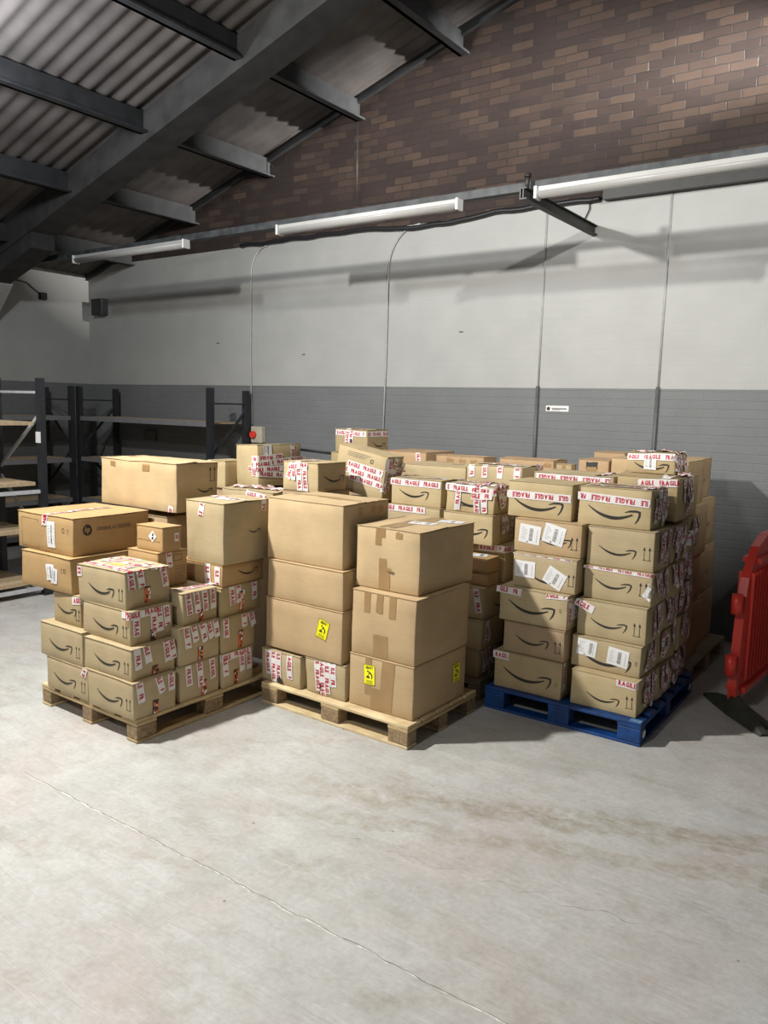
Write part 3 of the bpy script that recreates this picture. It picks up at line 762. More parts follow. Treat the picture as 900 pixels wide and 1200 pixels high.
# nearest one, free standing, mostly outside the picture on the left
r = empty('storage_rack', (-7.8, 3.2, 0), 0, 'nearest storage rack at the left edge with galvanised braces and chipboard shelves', 'rack', 'racking bays')
for y in (4.5-3.2, 1.85-3.2):
    for x in (-7.44+7.8, -8.25+7.8):
        rack_post(r, x, y, 2.19, 0.075)
    a, b = (-7.44+7.8, y), (-8.25+7.8, y)
    P = lambda c, z: (c[0], c[1], z)
    brace(r, P(a, 2.05), P(b, 2.05), M['galv'], 0.025); brace(r, P(a, 1.85), P(b, 1.25), M['galv']); brace(r, P(b, 1.2), P(a, 0.5), M['galv']); brace(r, P(a, 0.12), P(b, 0.12), M['galv'], 0.02)
for z in (1.76, 1.16, 0.69, 0.16):
    bm = bmesh.new(); bxm(bm, -0.45, 0.36, 1.85-3.2, 4.42-3.2, z-0.035, z); link('shelf_board', bm, M['chip'], r)
for z in (1.08, 0.09):
    for x in (-0.45, 0.36):
        bm = bmesh.new(); bxm(bm, x-0.02, x+0.02, 1.85-3.2, 4.46-3.2, z-0.035, z); link('shelf_beam', bm, M['galv'], r)
bm = bmesh.new(); bxm(bm, 0.322, 0.40, 1.26, 1.268, 1.55, 1.66); o = link('tag_plate', bm, M['label'], r)

# ------------------------------------------------------------------ pallets
def pallet(x0, y0, LX, LY, along, label, mats=('wood', 'woodpale', 'block'), yaw=0.0, blue=False, H=0.144, group='pallets carrying the boxes', name='wooden_pallet'):
    """along = axis the top boards run. origin at the near-left corner"""
    cx, cy = x0+LX/2, y0+LY/2
    r = empty(name, (cx, cy, 0), yaw, label, 'pallet', group)
    A, B = (LX, LY) if along == 'x' else (LY, LX)      # A along the boards, B across
    def bx2(nm, a0, a1, b0, b1, z0, z1, mat, bev=0.004):
        if along == 'x': q = (a0-A/2, a1-A/2, b0-B/2, b1-B/2)
        else: q = (b0-B/2, b1-B/2, a0-A/2, a1-A/2)
        bm = bmesh.new(); bxm(bm, *q, z0, z1, 0, bev); return link(nm, bm, M[mat], r)
    nb = 7 if blue else 5
    wide = 0.12 if blue else 0.145
    t = 0.02
    for i in range(nb):
        b = i*(B-wide)/(nb-1); bx2('deck_board', 0, A, b, b+wide, H-t, H, mats[1] if i == 0 else mats[0])
    for a in (0, A/2-0.0725, A-0.145): bx2('stringer_board', a, a+0.145, 0.0, B, H-2*t-0.002, H-t-0.001, mats[0], 0.003)
    for a in (0.0, A/2-0.0725, A-0.145):
        for b in (0.0, B/2-0.05, B-0.10): bx2('block', a+0.001, a+0.144, b+0.001, b+0.099, t, H-2*t-0.003, mats[2], 0.006)
    for b in (0.0, B/2-0.05, B-0.10): bx2('base_board', 0, A, b, b+0.10, 0.0, t-0.001, mats[1] if b == 0 else mats[0])
    if blue:
        for a in (0.0, A-0.10): bx2('base_board', a, a+0.10, 0.101, B-0.101, 0.0, t-0.001, mats[0])
        for (xx, yy, s) in ((LX/2+0.0012, -LY/2+0.07, 'x'), (LX/2+0.0012, LY/2-0.08, 'x')):
            bm = bmesh.new(); vs = [bm.verts.new((xx, yy+0.032*math.cos(q*PI/8), 0.062+0.024*math.sin(q*PI/8))) for q in range(16)]; bm.faces.new(vs); link('painted_mark', bm, M['label'], r)
        bm = bmesh.new(); bxm(bm, LX/2-0.075, LX/2-0.004, -LY/2+0.004, -LY/2+0.05, H, H+0.0012); link('worn_corner', bm, M['bluewear'], r)
    return r
pallet(-4.715, 2.80, 0.998, 1.2, 'y', 'wooden pallet under the left stack of smile boxes', yaw=-0.012)
pallet(-3.635, 3.73, 1.2, 0.8, 'x', 'pale wooden pallet under the middle stack of plain brown cartons', yaw=-0.014)
pallet(-2.43, 4.635, 1.055, 1.215, 'x', 'blue painted pallet under the right stack of boxes', ('blue', 'blue', 'blue'), blue=True, H=0.15, yaw=0.01)
pallet(-3.50, 4.70, 1.0, 1.2, 'y', 'wooden pallet half hidden between the middle stack and the blue pallet', ('wooddull', 'wooddull', 'wooddull'))
pallet(-2.62, 5.92, 1.19, 1.12, 'y', 'grey weathered pallet at the back right, under the tall dark cartons', ('wooddull', 'wooddull', 'wooddull'))
# ------------------------------------------------------------------ the boxes
GL = 'boxes on the left wooden pallet'; GM = 'cartons on the middle pallet'; GB = 'boxes on the blue pallet'
GR = 'boxes piled on the rear stacks'; GH = 'plain boxes buried inside the rear stacks'
S = lambda fu=.5, fv=.40, w=.25: ('smile', 'f', fu, fv, w)
A_ = lambda fu=.90, fv=.40, h=.075: ('arrows', 'f', fu, fv, h)

# --- left pallet, near column (bottom to top)
carton('B1', (-4.176, -3.724), (2.775, 3.09), (.144, .367), 'bottom box of the near corner column on the left pallet, resting at the pallet corner', 'kraft', GL, .0, ink=(S(), A_()), crumple=.3)
carton('B2', (-4.22, -3.760), (2.785, 3.115), (.367, .560), 'second box up, near corner column of the left pallet, tape strips on its side', 'kraft', GL, .01, ink=(S(), A_()), crumple=.3)
carton('B3', (-4.290, -3.815), (2.83, 3.15), (.560, .768), 'third box up, near corner column of the left pallet, tape along its upper right edge', 'kraft', GL, -.01, ink=(S(), A_()), crumple=.3)
carton('B4', (-4.325, -3.860), (2.83, 3.165), (.768, .993), 'top box of the near corner column, fragile tape and yellow label across its lid', 'kraft', GL, .012, ink=(S(), A_(), ), crumple=.35, lift=.006)
for k, (a, b, c) in dict(B1=(.16, .66, .89), B2=(.10, .30, .74), B3=(.14, .55, .80)).items(): pass
FT('B1', 'r', .16, .72, .13, -84); FT('B1', 'r', .60, .86, .15, -75); FT('B1', 'r', .88, .78, .12, -88); FP('B1', 'r', .50, .20, seed=1)
FT('B2', 'r', .13, .70, .14, -86); FT('B2', 'r', .35, .76, .12, -80); FT('B2', 'r', .80, .72, .15, -84); FT('B2', 'r', .94, .74, .15, -78); FP('B2', 'r', .52, .10, seed=2)
FT('B3', 'r', .28, .90, .24, 3, .03); FT('B3', 'r', .14, .55, .12, -88); FT('B3', 'r', .54, .62, .16, -88); FT('B3', 'r', .68, .66, .17, -87); FT('B3', 'r', .86, .70, .14, -86); FP('B3', 'r', .53, .16, seed=3)
FT('B3', 'f', .94, .93, .09, 8); BT('B3', 'f', .95, .68, .03, .05)
FT('B4', 't', .50, .16, .46, -2, rough=.003); FT('B4', 't', .55, .55, .44, 8, rough=.003); FT('B4', 't', .75, .45, .30, 95, rough=.003); FT('B4', 't', .25, .80, .22, 20)
patch(CARTONS['B4'], CARTONS['B4'].root, 'yellow_label', 't', .45, .45, .10, .05, plain('yellow_label', (.75, .52, .08), .5), 10)
FT('B4', 'r', .12, .78, .12, -87); FT('B4', 'r', .32, .80, .11, -84, off=.004); FT('B4', 'r', .86, .76, .15, -80); FP('B4', 'r', .46, .32, h=.10, seed=4)
FT('B4', 'f', .04, .80, .06, 90)
BT('B4', 'r', .36, .78, .02, .10)
# far column of the short side
carton('A1', (-4.645, -4.186), (2.79, 3.12), (.144, .353), 'bottom box of the outer left column on the left pallet, torn tape at its corner', 'kraft', GL, ink=(S(.46), A_()))
carton('A2', (-4.700, -4.238), (2.79, 3.12), (.353, .571), 'middle box of the outer left column on the left pallet, jutting out leftwards', 'kraft', GL, -.01, ink=(S(), A_()))
carton('A3', (-4.640, -4.335), (2.85, 3.16), (.571, .771), 'smile box directly beneath the two long brown boxes, outermost left', 'kraft3', GL, ink=(S(.5, .45, .22), A_()))
FT('A1', 'f', .93, .90, .07, 70, rough=.004); FT('A3', 'f', .88, .86, .10, 8)
carton('HP2', (-4.975, -4.415), (2.83, 3.42), (.773, 1.001), 'lower of the two long orange brown boxes, torn white labels on its end', 'orange', GL, .02, ink=(('rect', 'f', .88, .63, .022, .026, .003), ('arrows', 'f', .82, .63, .03)), crumple=.5)
C = CARTONS['HP2']; LB('HP2', 'f', .60, .52, .095, .105, 8, 3, .012); LB('HP2', 'f', .68, .44, .07, .10, -3, 4, .008)
carton('HP1', (-5.085, -4.465), (2.88, 3.485), (1.003, 1.247), 'upper long orange brown box with round printed logo and lettering on its side', 'orange', GL, .015,
       ink=(('disc', 'r', .18, .67, .036), ('text', 'r', .30, .625, .026, HPT), ('rect', 'f', .83, .65, .022, .028, .003), ('arrows', 'f', .91, .65, .032),
            ('rect', 'f', .24, .45, .20, .19, .002)), crumple=.35, lift=.004)
LB('HP1', 'f', .63, .50, .085, .17, 1, 7); FT('HP1', 'f', .52, .90, .085, 88, rough=.002); FT('HP1', 't', .53, .40, .56, 90, rough=.002)
patch(CARTONS['HP1'], CARTONS['HP1'].root, 'document_pouch', 'r', .90, .40, .085, .12, M['label'], 3, .004)
# back column along the long side
carton('F1', (-4.19, -3.735), (3.122, 3.452), (.144, .373), 'bottom middle box on the long side of the left pallet, orange print at its foot', 'kraft', GL, ink=())
carton('F2', (-4.20, -3.742), (3.125, 3.462), (.373, .614), 'second level box in the middle of the long side of the left pallet', 'kraft', GL, .01, ink=())
carton('F3', (-4.21, -3.772), (3.18, 3.475), (.614, .820), 'third level box on the left pallet long side, its lid whitish with tape', 'kraft', GL, ink=(), crumple=.4)
carton('G1', (-4.19, -3.722), (3.462, 3.752), (.144, .375), 'innermost bottom box on the left pallet, fragile tape across its top edge', 'kraft', GL, ink=())
carton('G2', (-4.20, -3.732), (3.468, 3.775), (.375, .606), 'second innermost box on the left pallet, three loose strips by its top', 'kraft3', GL, ink=())
carton('G3', (-4.21, -3.760), (3.485, 3.86), (.606, .805), 'third innermost box on the left pallet, right under the flat open brown box', 'kraft3', GL, ink=())
FT('F1', 'r', .22, .72, .14, -86); FT('F1', 'r', .50, .68, .17, -86, rough=.003); FT('F1', 'r', .82, .76, .16, -86); FP('F1', 'r', .60, .24, seed=5, h=.10)
FT('F2', 'r', .18, .74, .15, -84); FT('F2', 'r', .36, .80, .12, -80); FT('F2', 'r', .58, .80, .15, -78); FT('F2', 'r', .74, .82, .14, -72); FT('F2', 'r', .92, .82, .15, -80); FP('F2', 'r', .50, .22, seed=6)
for a in (.15, .38, .62, .86): FT('F3', 'r', a, .84, .21, -86, rough=.002)
FT('F3', 't', .75, .3, .3, 80, rough=.003); FT('F3', 't', .8, .75, .25, 85, rough=.003); FP('F3', 'r', .52, .20, seed=7)
FT('G1', 'r', .42, .91, .27, 4, .04); FT('G1', 'r', .10, .62, .12, -86); FT('G1', 'r', .62, .66, .14, -88); FT('G1', 'r', .84, .64, .14, -86); FP('G1', 'r', .42, .24, seed=8, h=.10)
FT('G2', 'r', .12, .78, .15, -88); FT('G2', 'r', .66, .84, .10, -86); FT('G2', 'r', .90, .84, .12, -70); FP('G2', 'r', .55, .30, seed=9, h=.12)
FT('G3', 'r', .26, .72, .14, -86); FT('G3', 'r', .42, .78, .15, -86); FT('G3', 'r', .82, .76, .15, -86); FP('G3', 'r', .50, .42, seed=10, h=.14)
carton('T', (-4.30, -3.992), (3.172, 3.42), (.822, 1.048), 'small brown box with printed frame behind the near corner column, one fragile strip', 'orange', GL, -.0, ink=(('rect', 'r', .66, .80, .075, .04, .003), ('lines', 'r', .55, .55, .12, 6, .016)), crumple=.3)
FT('T', 'r', .36, .78, .11, -86)
carton('S', (-4.245, -3.982), (3.20, 3.36), (1.050, 1.208), 'small box with white diamond hazard label beneath the biggest top left carton', 'orange', GL, .01, crumple=.3)
def diamond(bm, C, face, c, a, w, h, off):
    poly(bm, C, face, [(-.12*w, .05*h), (.2*w, .05*h), (.2*w, .38*h), (-.02*w, .38*h)], off, 1, c, 0)
    poly(bm, C, face, [(-.2*w, -.35*h), (.1*w, -.4*h), (.25*w, -.1*h), (.0*w, -.02*h)], off, 1, c, 0)
patch(CARTONS['S'], CARTONS['S'].root, 'hazard_label', 'f', .66, .60, .052, .052, None, 45, .002, diamond, [M['label'], M['ink']])
BT('S', 'f', .45, .42, .24, .004); FT('S', 'r', .72, .55, .055, 90, width=.04); CARTONS['S']
carton('E', (-4.20, -3.768), (3.50, 3.90), (.806, .952), 'flat brown box with smile squeezed beneath the square carton on the left pallet', 'orange', GL, .0, ink=(('smile', 'r', .58, .52, .20),), crumple=.5)
FT('E', 'f', .69, .55, .13, -86); FT('E', 'f', .90, .50, .12, -88)
carton('D', (-4.118, -3.748), (3.50, 3.93), (.954, 1.357), 'tall square carton with a small smile at the right end of the left pallet', 'kraft', GL, -.01, ink=(('smile', 'r', .66, .50, .115),), lift=.012, crumple=.35)
FT('D', 'f', .42, .86, .09, 80); FT('D', 'r', .86, .93, .09, 88); FT('D', 't', .5, .5, .3, 4, rough=.003); LB('D', 't', .55, .45, .16, .10, 10, 5)
carton('H1', (-4.72, -4.33), (3.52, 3.93), (.144, 1.209), 'plain box column hidden beneath the big top left carton, behind the long orange brown boxes', 'dull', GL)
carton('C', (-5.045, -4.205), (3.50, 3.88), (1.249, 1.583), 'biggest carton top left, wide and plain, small smile on its right end', 'plain2', GL, -.0, ink=(('smile', 'r', .68, .42, .14), ('arrows', 'r', .86, .76, .10)), lift=.014, crumple=.45)
BT('C', 'f', .17, .93, .06, .06); BT('C', 'f', .62, .91, .075, .075); FT('C', 'f', .93, .03, .07, 80)

# --- middle pallet
carton('M1', (-3.690, -3.324), (3.775, 4.20), (.146, .362), 'small taped box, bottom left end of the middle pallet, strips on its left half', 'kraft', GM, -.012, crumple=.45)
carton('M2', (-3.304, -2.958), (3.785, 4.20), (.146, .376), 'small taped box on the middle pallet, beside the big carton with yellow sticker and tape', 'kraft', GM, -.01, crumple=.6)
for a, l, v in ((.18, .17, .62), (.33, .22, .52), (.46, .20, .56), (.74, .16, .60)): FT('M1', 'f', a, v, l, -87)
patch(CARTONS['M1'], CARTONS['M1'].root, 'dark_smudge', 'f', .48, .10, .05, .045, M['ink'], 20, .004, ragged=.02)
for a, l, v in ((.34, .20, .54), (.46, .23, .48), (.58, .20, .54), (.72, .15, .66)): FT('M2', 'f', a, v, l, -87)
FP('M2', 'f', .43, .16, seed=12)
carton('L3', (-3.655, -2.988), (3.785, 4.26), (.380, .720), 'lowest big carton of the left column, middle pallet, one yellow sticker near its edge', 'plain', GM, -.012, crumple=.12)
carton('L2', (-3.648, -2.994), (3.795, 4.26), (.722, .974), 'shallow plain carton, middle of the left column on the middle pallet', 'plain', GM, -.012, crumple=.12)
carton('L1', (-3.684, -3.028), (3.825, 4.31), (.976, 1.386), 'tall plain carton topping the left column of the middle pallet, tape on its right end', 'plain2', GM, -.012, crumple=.15, lift=.006)
HS('L3', 'f', .765, .60, ang=-14)
for a in (.36, .66, .82): BT('L1', 'r', a, .91, .05, .085)
BT('L1', 't', .5, .5, .62, .05)
carton('R3', (-2.947, -2.452), (3.80, 4.405), (.146, .474), 'bottom carton of the right column on the middle pallet, two yellow stickers and brown tape', 'plain', GM, -.012, crumple=.12)
carton('R2', (-2.943, -2.458), (3.81, 4.43), (.476, .880), 'middle carton of the right column, middle pallet, three short brown tapes along its top', 'plain', GM, -.012, crumple=.12)
carton('R1', (-2.978, -2.498), (3.89, 4.535), (.883, 1.266), 'top carton of the right column on the middle pallet, white labels on its lid', 'plain2', GM, -.012, crumple=.15, lift=.006)
HS('R3', 'f', .32, .66, ang=3); HS('R3', 'r', .80, .55, ang=2)
BT('R3', 'f', .30, .73, .05, .30); BT('R3', 'f', .60, .60, .10, .36, -3, .0014); BT('R3', 'f', .46, .20, .11, .15, 2)
for a, hh in ((.25, .13), (.45, .12), (.65, .14)): BT('R2', 'f', a, 1-hh/.404/2, .05, hh)
BT('R2', 'f', .47, .18, .11, .15)
BT('R1', 'f', .36, .86, .045, .11); BT('R1', 'f', .42, .92, .045, .06, 0, .0016); BT('R1', 'f', .68, .93, .05, .06); BT('R1', 'f', .44, .20, .055, .24); BT('R1', 'f', .50, .16, .055, .16, 0, .0016)
patch(CARTONS['R1'], CARTONS['R1'].root, 'loose_tape_end', 'f', .55, .36, .05, .022, M['brtape'], -20, .012, ragged=.008)
BT('R1', 't', .38, .5, .05, .62); BT('R1', 't', .52, .5, .05, .60, 0, .0018); LB('R1', 't', .60, .50, .17, .12, 10, 6); LB('R1', 't', .76, .84, .17, .12, 12, 8)

# --- blue pallet, front left column
carton('P1', (-2.388, -1.900), (4.672, 5.01), (.150, .398), 'bottom box, left column of the blue pallet, short fragile tape at its top left', 'kraft3', GB, ink=(('smile', 'f', .50, .40, .35), ('rect', 'f', .93, .40, .015, .022, .002)), crumple=.3)
carton('P2', (-2.340, -1.897), (4.685, 5.01), (.400, .604), 'second box up, left column of the blue pallet, dull board with smile and arrows', 'dull', GB, ink=(('smile', 'f', .48, .46, .25), A_(.90, .45, .08)))
carton('P3', (-2.390, -1.892), (4.70, 5.03), (.606, .834), 'third box up, left column of the blue pallet, wide smile below torn tape', 'kraft', GB, ink=(('smile', 'f', .48, .44, .34), ('rect', 'f', .90, .55, .012, .022, .002)), crumple=.4)
carton('P4', (-2.325, -1.872), (4.755, 5.08), (.836, 1.062), 'fourth box up, left column of the blue pallet, two crooked white labels', 'kraft', GB, ink=(('smile', 'f', .55, .30, .25), A_(.93, .40, .08)))
carton('P5', (-2.352, -1.870), (4.81, 5.14), (1.064, 1.284), 'fifth box up, left blue pallet column, two large white labels side by side', 'plain', GB, ink=(('smile', 'f', .60, .40, .25), A_(.90, .42, .085)))
carton('P6', (-2.445, -1.975), (4.87, 5.20), (1.286, 1.527), 'top box, left column of the blue pallet, upside down fragile tape above large smile', 'kraft2', GB, ink=(('smile', 'f', .48, .33, .37),))
FT('P1', 'f', .10, .88, .12, 0, .0); FT('P1', 'r', .12, .6, .19, -88, width=.045, rough=.004)
FT('P3', 'f', .14, .90, .19, -2, .04); FT('P3', 'f', .84, .97, .16, 4, rough=.003); FT('P3', 'r', .10, .55, .17, -85); LB('P3', 'r', .32, .5, .09, .1, 0, 9)
LB('P4', 'f', .20, .54, .15, .11, 0, 11); LB('P4', 'f', .68, .40, .14, .115, -26, 12)
LB('P5', 'f', .24, .55, .155, .125, -5, 13); LB('P5', 'f', .60, .62, .15, .125, -12, 14)
FT('P4', 'f', .45, .985, .42, -1, width=.018)
FT('P6', 'f', .48, .62, .47, 180, .05, width=.052); FT('P6', 'r', .3, .5, .22, 85, rough=.006)
# front right column
carton('Q1', (-1.852, -1.417), (4.69, 5.03), (.151, .377), 'bottom box, right column of the blue pallet, fragile tape at its top right corner', 'kraft2', GB, ink=(('smile', 'f', .50, .32, .22), A_(.90, .40, .08)))
carton('Q2', (-1.888, -1.430), (4.765, 5.09), (.379, .577), 'second box up, right column of the blue pallet, two address labels over wide smile', 'kraft', GB, ink=(('smile', 'f', .50, .32, .34), ('rect', 'f', .94, .45, .012, .022, .002)))
carton('Q3', (-1.874, -1.424), (4.80, 5.13), (.579, .813), 'third box up, right column of the blue pallet, slanted fragile strip at top left', 'kraft', GB, ink=(('smile', 'f', .46, .38, .24), A_(.87, .40, .085)))
carton('Q4', (-1.864, -1.418), (4.84, 5.17), (.815, 1.026), 'fourth box up, right column of the blue pallet, white paper on its right corner', 'kraft', GB, ink=(('smile', 'f', .44, .48, .25), A_(.88, .50, .085)), crumple=.35)
carton('Q5', (-1.862, -1.423), (4.86, 5.19), (1.028, 1.280), 'fifth box up, right column of the blue pallet, no tape across its face', 'kraft', GB, ink=(('smile', 'f', .46, .40, .25), A_(.90, .45, .085)))
carton('Q6', (-1.948, -1.462), (4.885, 5.21), (1.282, 1.530), 'top box, right column of the blue pallet, upside down tape and crumpled wrapped side', 'kraft2', GB, ink=(('smile', 'f', .50, .32, .36),), crumple=.5)
FT('Q1', 'f', .86, .90, .15, -3, .0); FT('Q3', 'f', .09, .82, .13, -20, .03); FT('Q4', 'f', .50, .975, .46, -1, .03, width=.036)
LB('Q2', 'f', .22, .66, .13, .105, -4, 15); LB('Q2', 'f', .68, .54, .14, .11, -6, 16)
LB('Q4', 'f', .97, .45, .06, .10, -25, 17, .012)
FT('Q6', 'f', .48, .70, .49, 178, .08, width=.052); FT('Q6', 't', .5, .2, .45, 2, rough=.006); FT('Q6', 't', .6, .6, .5, 170, rough=.008)
rq = random.Random(11)
def messy(key, n, face='r', rough=.008):
    C = CARTONS[key]; W, H = C.size(face)
    for i in range(n):
        frag_tape(C, C.root, face, .12 + .76*rq.random(), .45 + .4*rq.random(), min(.9*H, .10 + .15*rq.random()), rq.choice((-88, 88, -80, 84, 70, -65)), rnd=rq, off=.004 + .002*i, rough=rough*(.5+rq.random()))
for kx, nn in (('Q1', 7), ('Q2', 3), ('Q3', 5), ('Q4', 6), ('Q5', 5), ('Q6', 9)): messy(kx, nn)
FT('Q6', 't', .92, .5, .3, 85, rough=.02)
# deeper columns on the blue pallet, seen only by their right hand side
side = [('q2a', 5.06, 5.42, .151, .372, 'lowest crumpled box in the second row of the blue pallet, thick ruffled tape'),
        ('q2b', 5.12, 5.44, .374, .588, 'bulging box in the second row of the blue pallet, one level above the lowest'),
        ('q2c', 5.15, 5.46, .590, .805, 'rounded box hanging out of the blue pallet side at half height with a white scrap'),
        ('q2d', 5.19, 5.50, .807, 1.030, 'dark box in the second row of the blue pallet, fourth level'),
        ('q2e', 5.21, 5.51, 1.032, 1.276, 'dark box in the second row of the blue pallet, fifth level with curled tape'),
        ('q3a', 5.44, 5.80, .151, .392, 'lowest box at the far end of the blue pallet, upright tape strips'),
        ('q3b', 5.46, 5.81, .394, .630, 'second box at the far end of the blue pallet side'),
        ('q3c', 5.48, 5.82, .632, .850, 'third box at the far end of the blue pallet side, tape flaps on top'),
        ('q3d', 5.52, 5.82, .852, 1.060, 'fourth box at the far end of the blue pallet side'),
        ('q3e', 5.53, 5.82, 1.062, 1.300, 'fifth box at the far end of the blue pallet side')]
for i, (kx, ya, yb, za, zb, lab) in enumerate(side):
    carton(kx, (-1.85, -1.405 - .012*(i % 3)), (ya, yb), (za, zb), lab, ('kraft', 'kraft3')[i % 2], GB, (rq.random()-.5)*.06, crumple=.85)
    messy(kx, 7 if kx[2] in 'ace' else 4, rough=.014)
LB('q2c', 'r', .6, .7, .05, .06, 20, 20, .01)
carton('X1', (-2.46, -1.860), (5.30, 5.68), (1.302, 1.562), 'wide box behind the top left box of the blue pallet, tape along its edge', 'kraft', GB, crumple=.35, lift=.01)
FT('X1', 'f', .5, .88, .56, 180, rough=.004); FT('X1', 't', .85, .4, .3, 75, rough=.02)
carton('X2', (-1.845, -1.425), (5.27, 5.80), (1.302, 1.583), 'box with ruffled tape over its right shoulder, behind the top right blue pallet box', 'kraft3', GB, crumple=.6)
FT('X2', 'f', .70, .88, .28, 3, .02, rough=.004); messy('X2', 6, rough=.02); FT('X2', 't', .9, .3, .35, 80, rough=.025); FT('X2', 't', .85, .7, .3, 100, rough=.02)
carton('W1', (-1.870, -1.530), (5.55, 5.85), (1.586, 1.730), 'small box crowning the blue pallet load, white label over its smile and bunched tape', 'kraft3', GB, .0, ink=(('smile', 'f', .52, .32, .25),), crumple=.7, lift=.015)
FT('W1', 'f', .5, .80, .34, 1, .03, width=.045); LB('W1', 'f', .50, .52, .085, .095, 0, 21); messy('W1', 4, rough=.015); FT('W1', 't', .5, .3, .32, 4, rough=.02); FT('W1', 't', .8, .6, .25, 60, rough=.02)
carton('HB', (-2.40, -1.88), (5.30, 5.80), (.152, 1.300), 'plain box column hidden at the back left of the blue pallet', 'dull', GB)

# --- stack on the pallet between middle and blue
carton('V1', (-2.965, -2.530), (4.715, 5.05), (.146, .345), 'bottom box of the narrow shaded stack beside the blue pallet, ruffled tape on its side', 'kraft3', GR, crumple=.5)
carton('V2', (-2.955, -2.515), (4.72, 5.06), (.347, .553), 'second box up in the narrow shaded stack beside the blue pallet', 'kraft3', GR, crumple=.4)
carton('V3', (-2.960, -2.523), (4.74, 5.12), (.555, .778), 'third box up in the narrow shaded stack beside the blue pallet, smile on side', 'kraft', GR, ink=(('smile', 'r', .68, .34, .20),), crumple=.5)
carton('V4', (-2.80, -2.524), (4.80, 4.985), (.780, .870), 'small flat brown parcel low in the narrow stack between middle and blue pallets', 'orange', GR, crumple=.3)
carton('V4t', (-2.80, -2.528), (4.80, 4.985), (.872, .975), 'small brown parcel with white label on its lid, in the narrow shaded stack', 'orange', GR, crumple=.3, ink=())
carton('V4b', (-2.93, -2.500), (5.00, 5.33), (.780, 1.046), 'box with fragile tape round its top edge behind the small brown parcels', 'kraft3', GR, ink=(('smile', 'r', .6, .4, .20),), crumple=.4)
carton('V5', (-2.975, -2.560), (4.905, 5.25), (1.048, 1.262), 'box with half hidden smile under the crumpled taped box, behind the labelled top carton', 'kraft2', GR, ink=(('smile', 'f', .55, .40, .30),), crumple=.3)
FT('V1', 'r', .5, .5, .2, -86, rough=.006); messy('V1', 3); messy('V2', 2); FT('V3', 'f', .90, .6, .17, -80); LB('V4t', 't', .5, .5, .15, .12, 20, 22); FT('V4b', 'f', .75, .90, .22, 2, .0); FT('V4b', 'r', .3, .90, .26, 0)
messy('V5', 4, rough=.006)
BT('V4t', 'f', .5, .06, .26, .02)
carton('V6', (-2.975, -2.565), (4.93, 5.28), (1.264, 1.452), 'crumpled box wrapped in crossing fragile tape, smile beneath, left of the blue pallet top', 'kraft2', GR, ink=(('smile', 'f', .50, .36, .27), ('rect', 'f', .45, .5, .22, .09, .005)), crumple=.9, lift=.02)
FT('V6', 'f', .5, .88, .42, -2, rough=.004); FT('V6', 'f', .25, .5, .17, 88); FT('V6', 'f', .66, .5, .2, -86, off=.004); FT('V6', 'f', .80, .52, .18, -84, off=.004); FT('V6', 'f', .75, .68, .16, 3, off=.006)
FT('V6', 't', .5, .2, .4, 5, rough=.01); FT('V6', 't', .4, .6, .4, -10, rough=.012); FT('V6', 't', .7, .4, .3, 80, rough=.012); messy('V6', 4)
carton('U6', (-3.455, -3.002), (4.93, 5.28), (1.272, 1.468), 'box with fragile tape above a full smile, left neighbour of the crumpled taped box', 'kraft2', GR, ink=(('smile', 'f', .46, .40, .27),), crumple=.3, lift=.01)
FT('U6', 'f', .48, .84, .45, -1, .03); FT('U6', 't', .5, .3, .4, 3, rough=.004); LB('U6', 't', .6, .7, .15, .1, 5, 23)
carton('U5', (-3.465, -2.985), (4.90, 5.26), (1.070, 1.270), 'box seen only by its taped upper edge, beneath the full smile box', 'kraft', GR, crumple=.3)
FT('U5', 'f', .30, .88, .40, 0, .01)
carton('HU', (-3.46, -2.99), (4.92, 5.25), (.146, 1.068), 'plain box buried inside the rear stacks', 'dull', GH)
# second row behind
carton('U7', (-3.66, -3.085), (5.40, 5.80), (1.402, 1.545), 'long plain lidded box behind the full smile box, torn corner at its right end', 'kraft', GR, .02, crumple=.45, lift=.012)
carton('V7', (-3.075, -2.60), (5.40, 5.80), (1.402, 1.572), 'box with four upright tape strips and collapsed right side, behind the crumpled taped box', 'kraft', GR, crumple=.7, lift=.01)
for a in (.10, .34, .62, .92): FT('V7', 'f', a, .75, .10, -88)
FT('V7', 't', .5, .3, .4, 3, rough=.01); messy('V7', 2)
carton('HV', (-3.62, -2.62), (5.42, 5.80), (.146, 1.400), 'plain box buried inside the rear stacks', 'dull', GH)
# third row on the floor pallets at the back
carton('Z1', (-4.47, -3.955), (6.20, 6.72), (1.402, 1.585), 'brown box with one tape strip, back row, right of the highest parcel', 'brown', GR, crumple=.25)
FT('Z1', 'f', .84, .72, .11, -84)
carton('Z2', (-3.86, -3.357), (6.20, 6.46), (1.402, 1.574), 'flat brown box with three tan tapes in the back row', 'brown', GR, crumple=.3, lift=.006)
for a in (.30, .56, .80): BT('Z2', 'f', a, .82, .07, .07)
carton('Z3', (-3.21, -2.69), (6.20, 6.50), (1.402, 1.586), 'long flat dark brown box with torn right end in the back row', 'brown', GR, crumple=.5, lift=.01)
BT('Z3', 'f', .9, .85, .06, .06)
carton('Zs', (-2.615, -2.475), (6.05, 6.16), (1.400, 1.575), 'little brown box between the long flat box and the box with hand hole', 'kraft3', GR, crumple=.2)
BT('Zs', 'f', .5, .8, .03, .06)
carton('Zh', (-2.43, -2.165), (6.05, 6.42), (1.400, 1.626), 'brown box with a dark hand hole near its top edge in the back row', 'brown', GR, crumple=.25)
Ch = CARTONS['Zh']
patch(Ch, Ch.root, 'hand_hole', 'f', .45, .80, .10, .05, M['ink'], 0, .001, ragged=.006); BT('Zh', 'f', .45, .62, .09, .06, 0, .003)
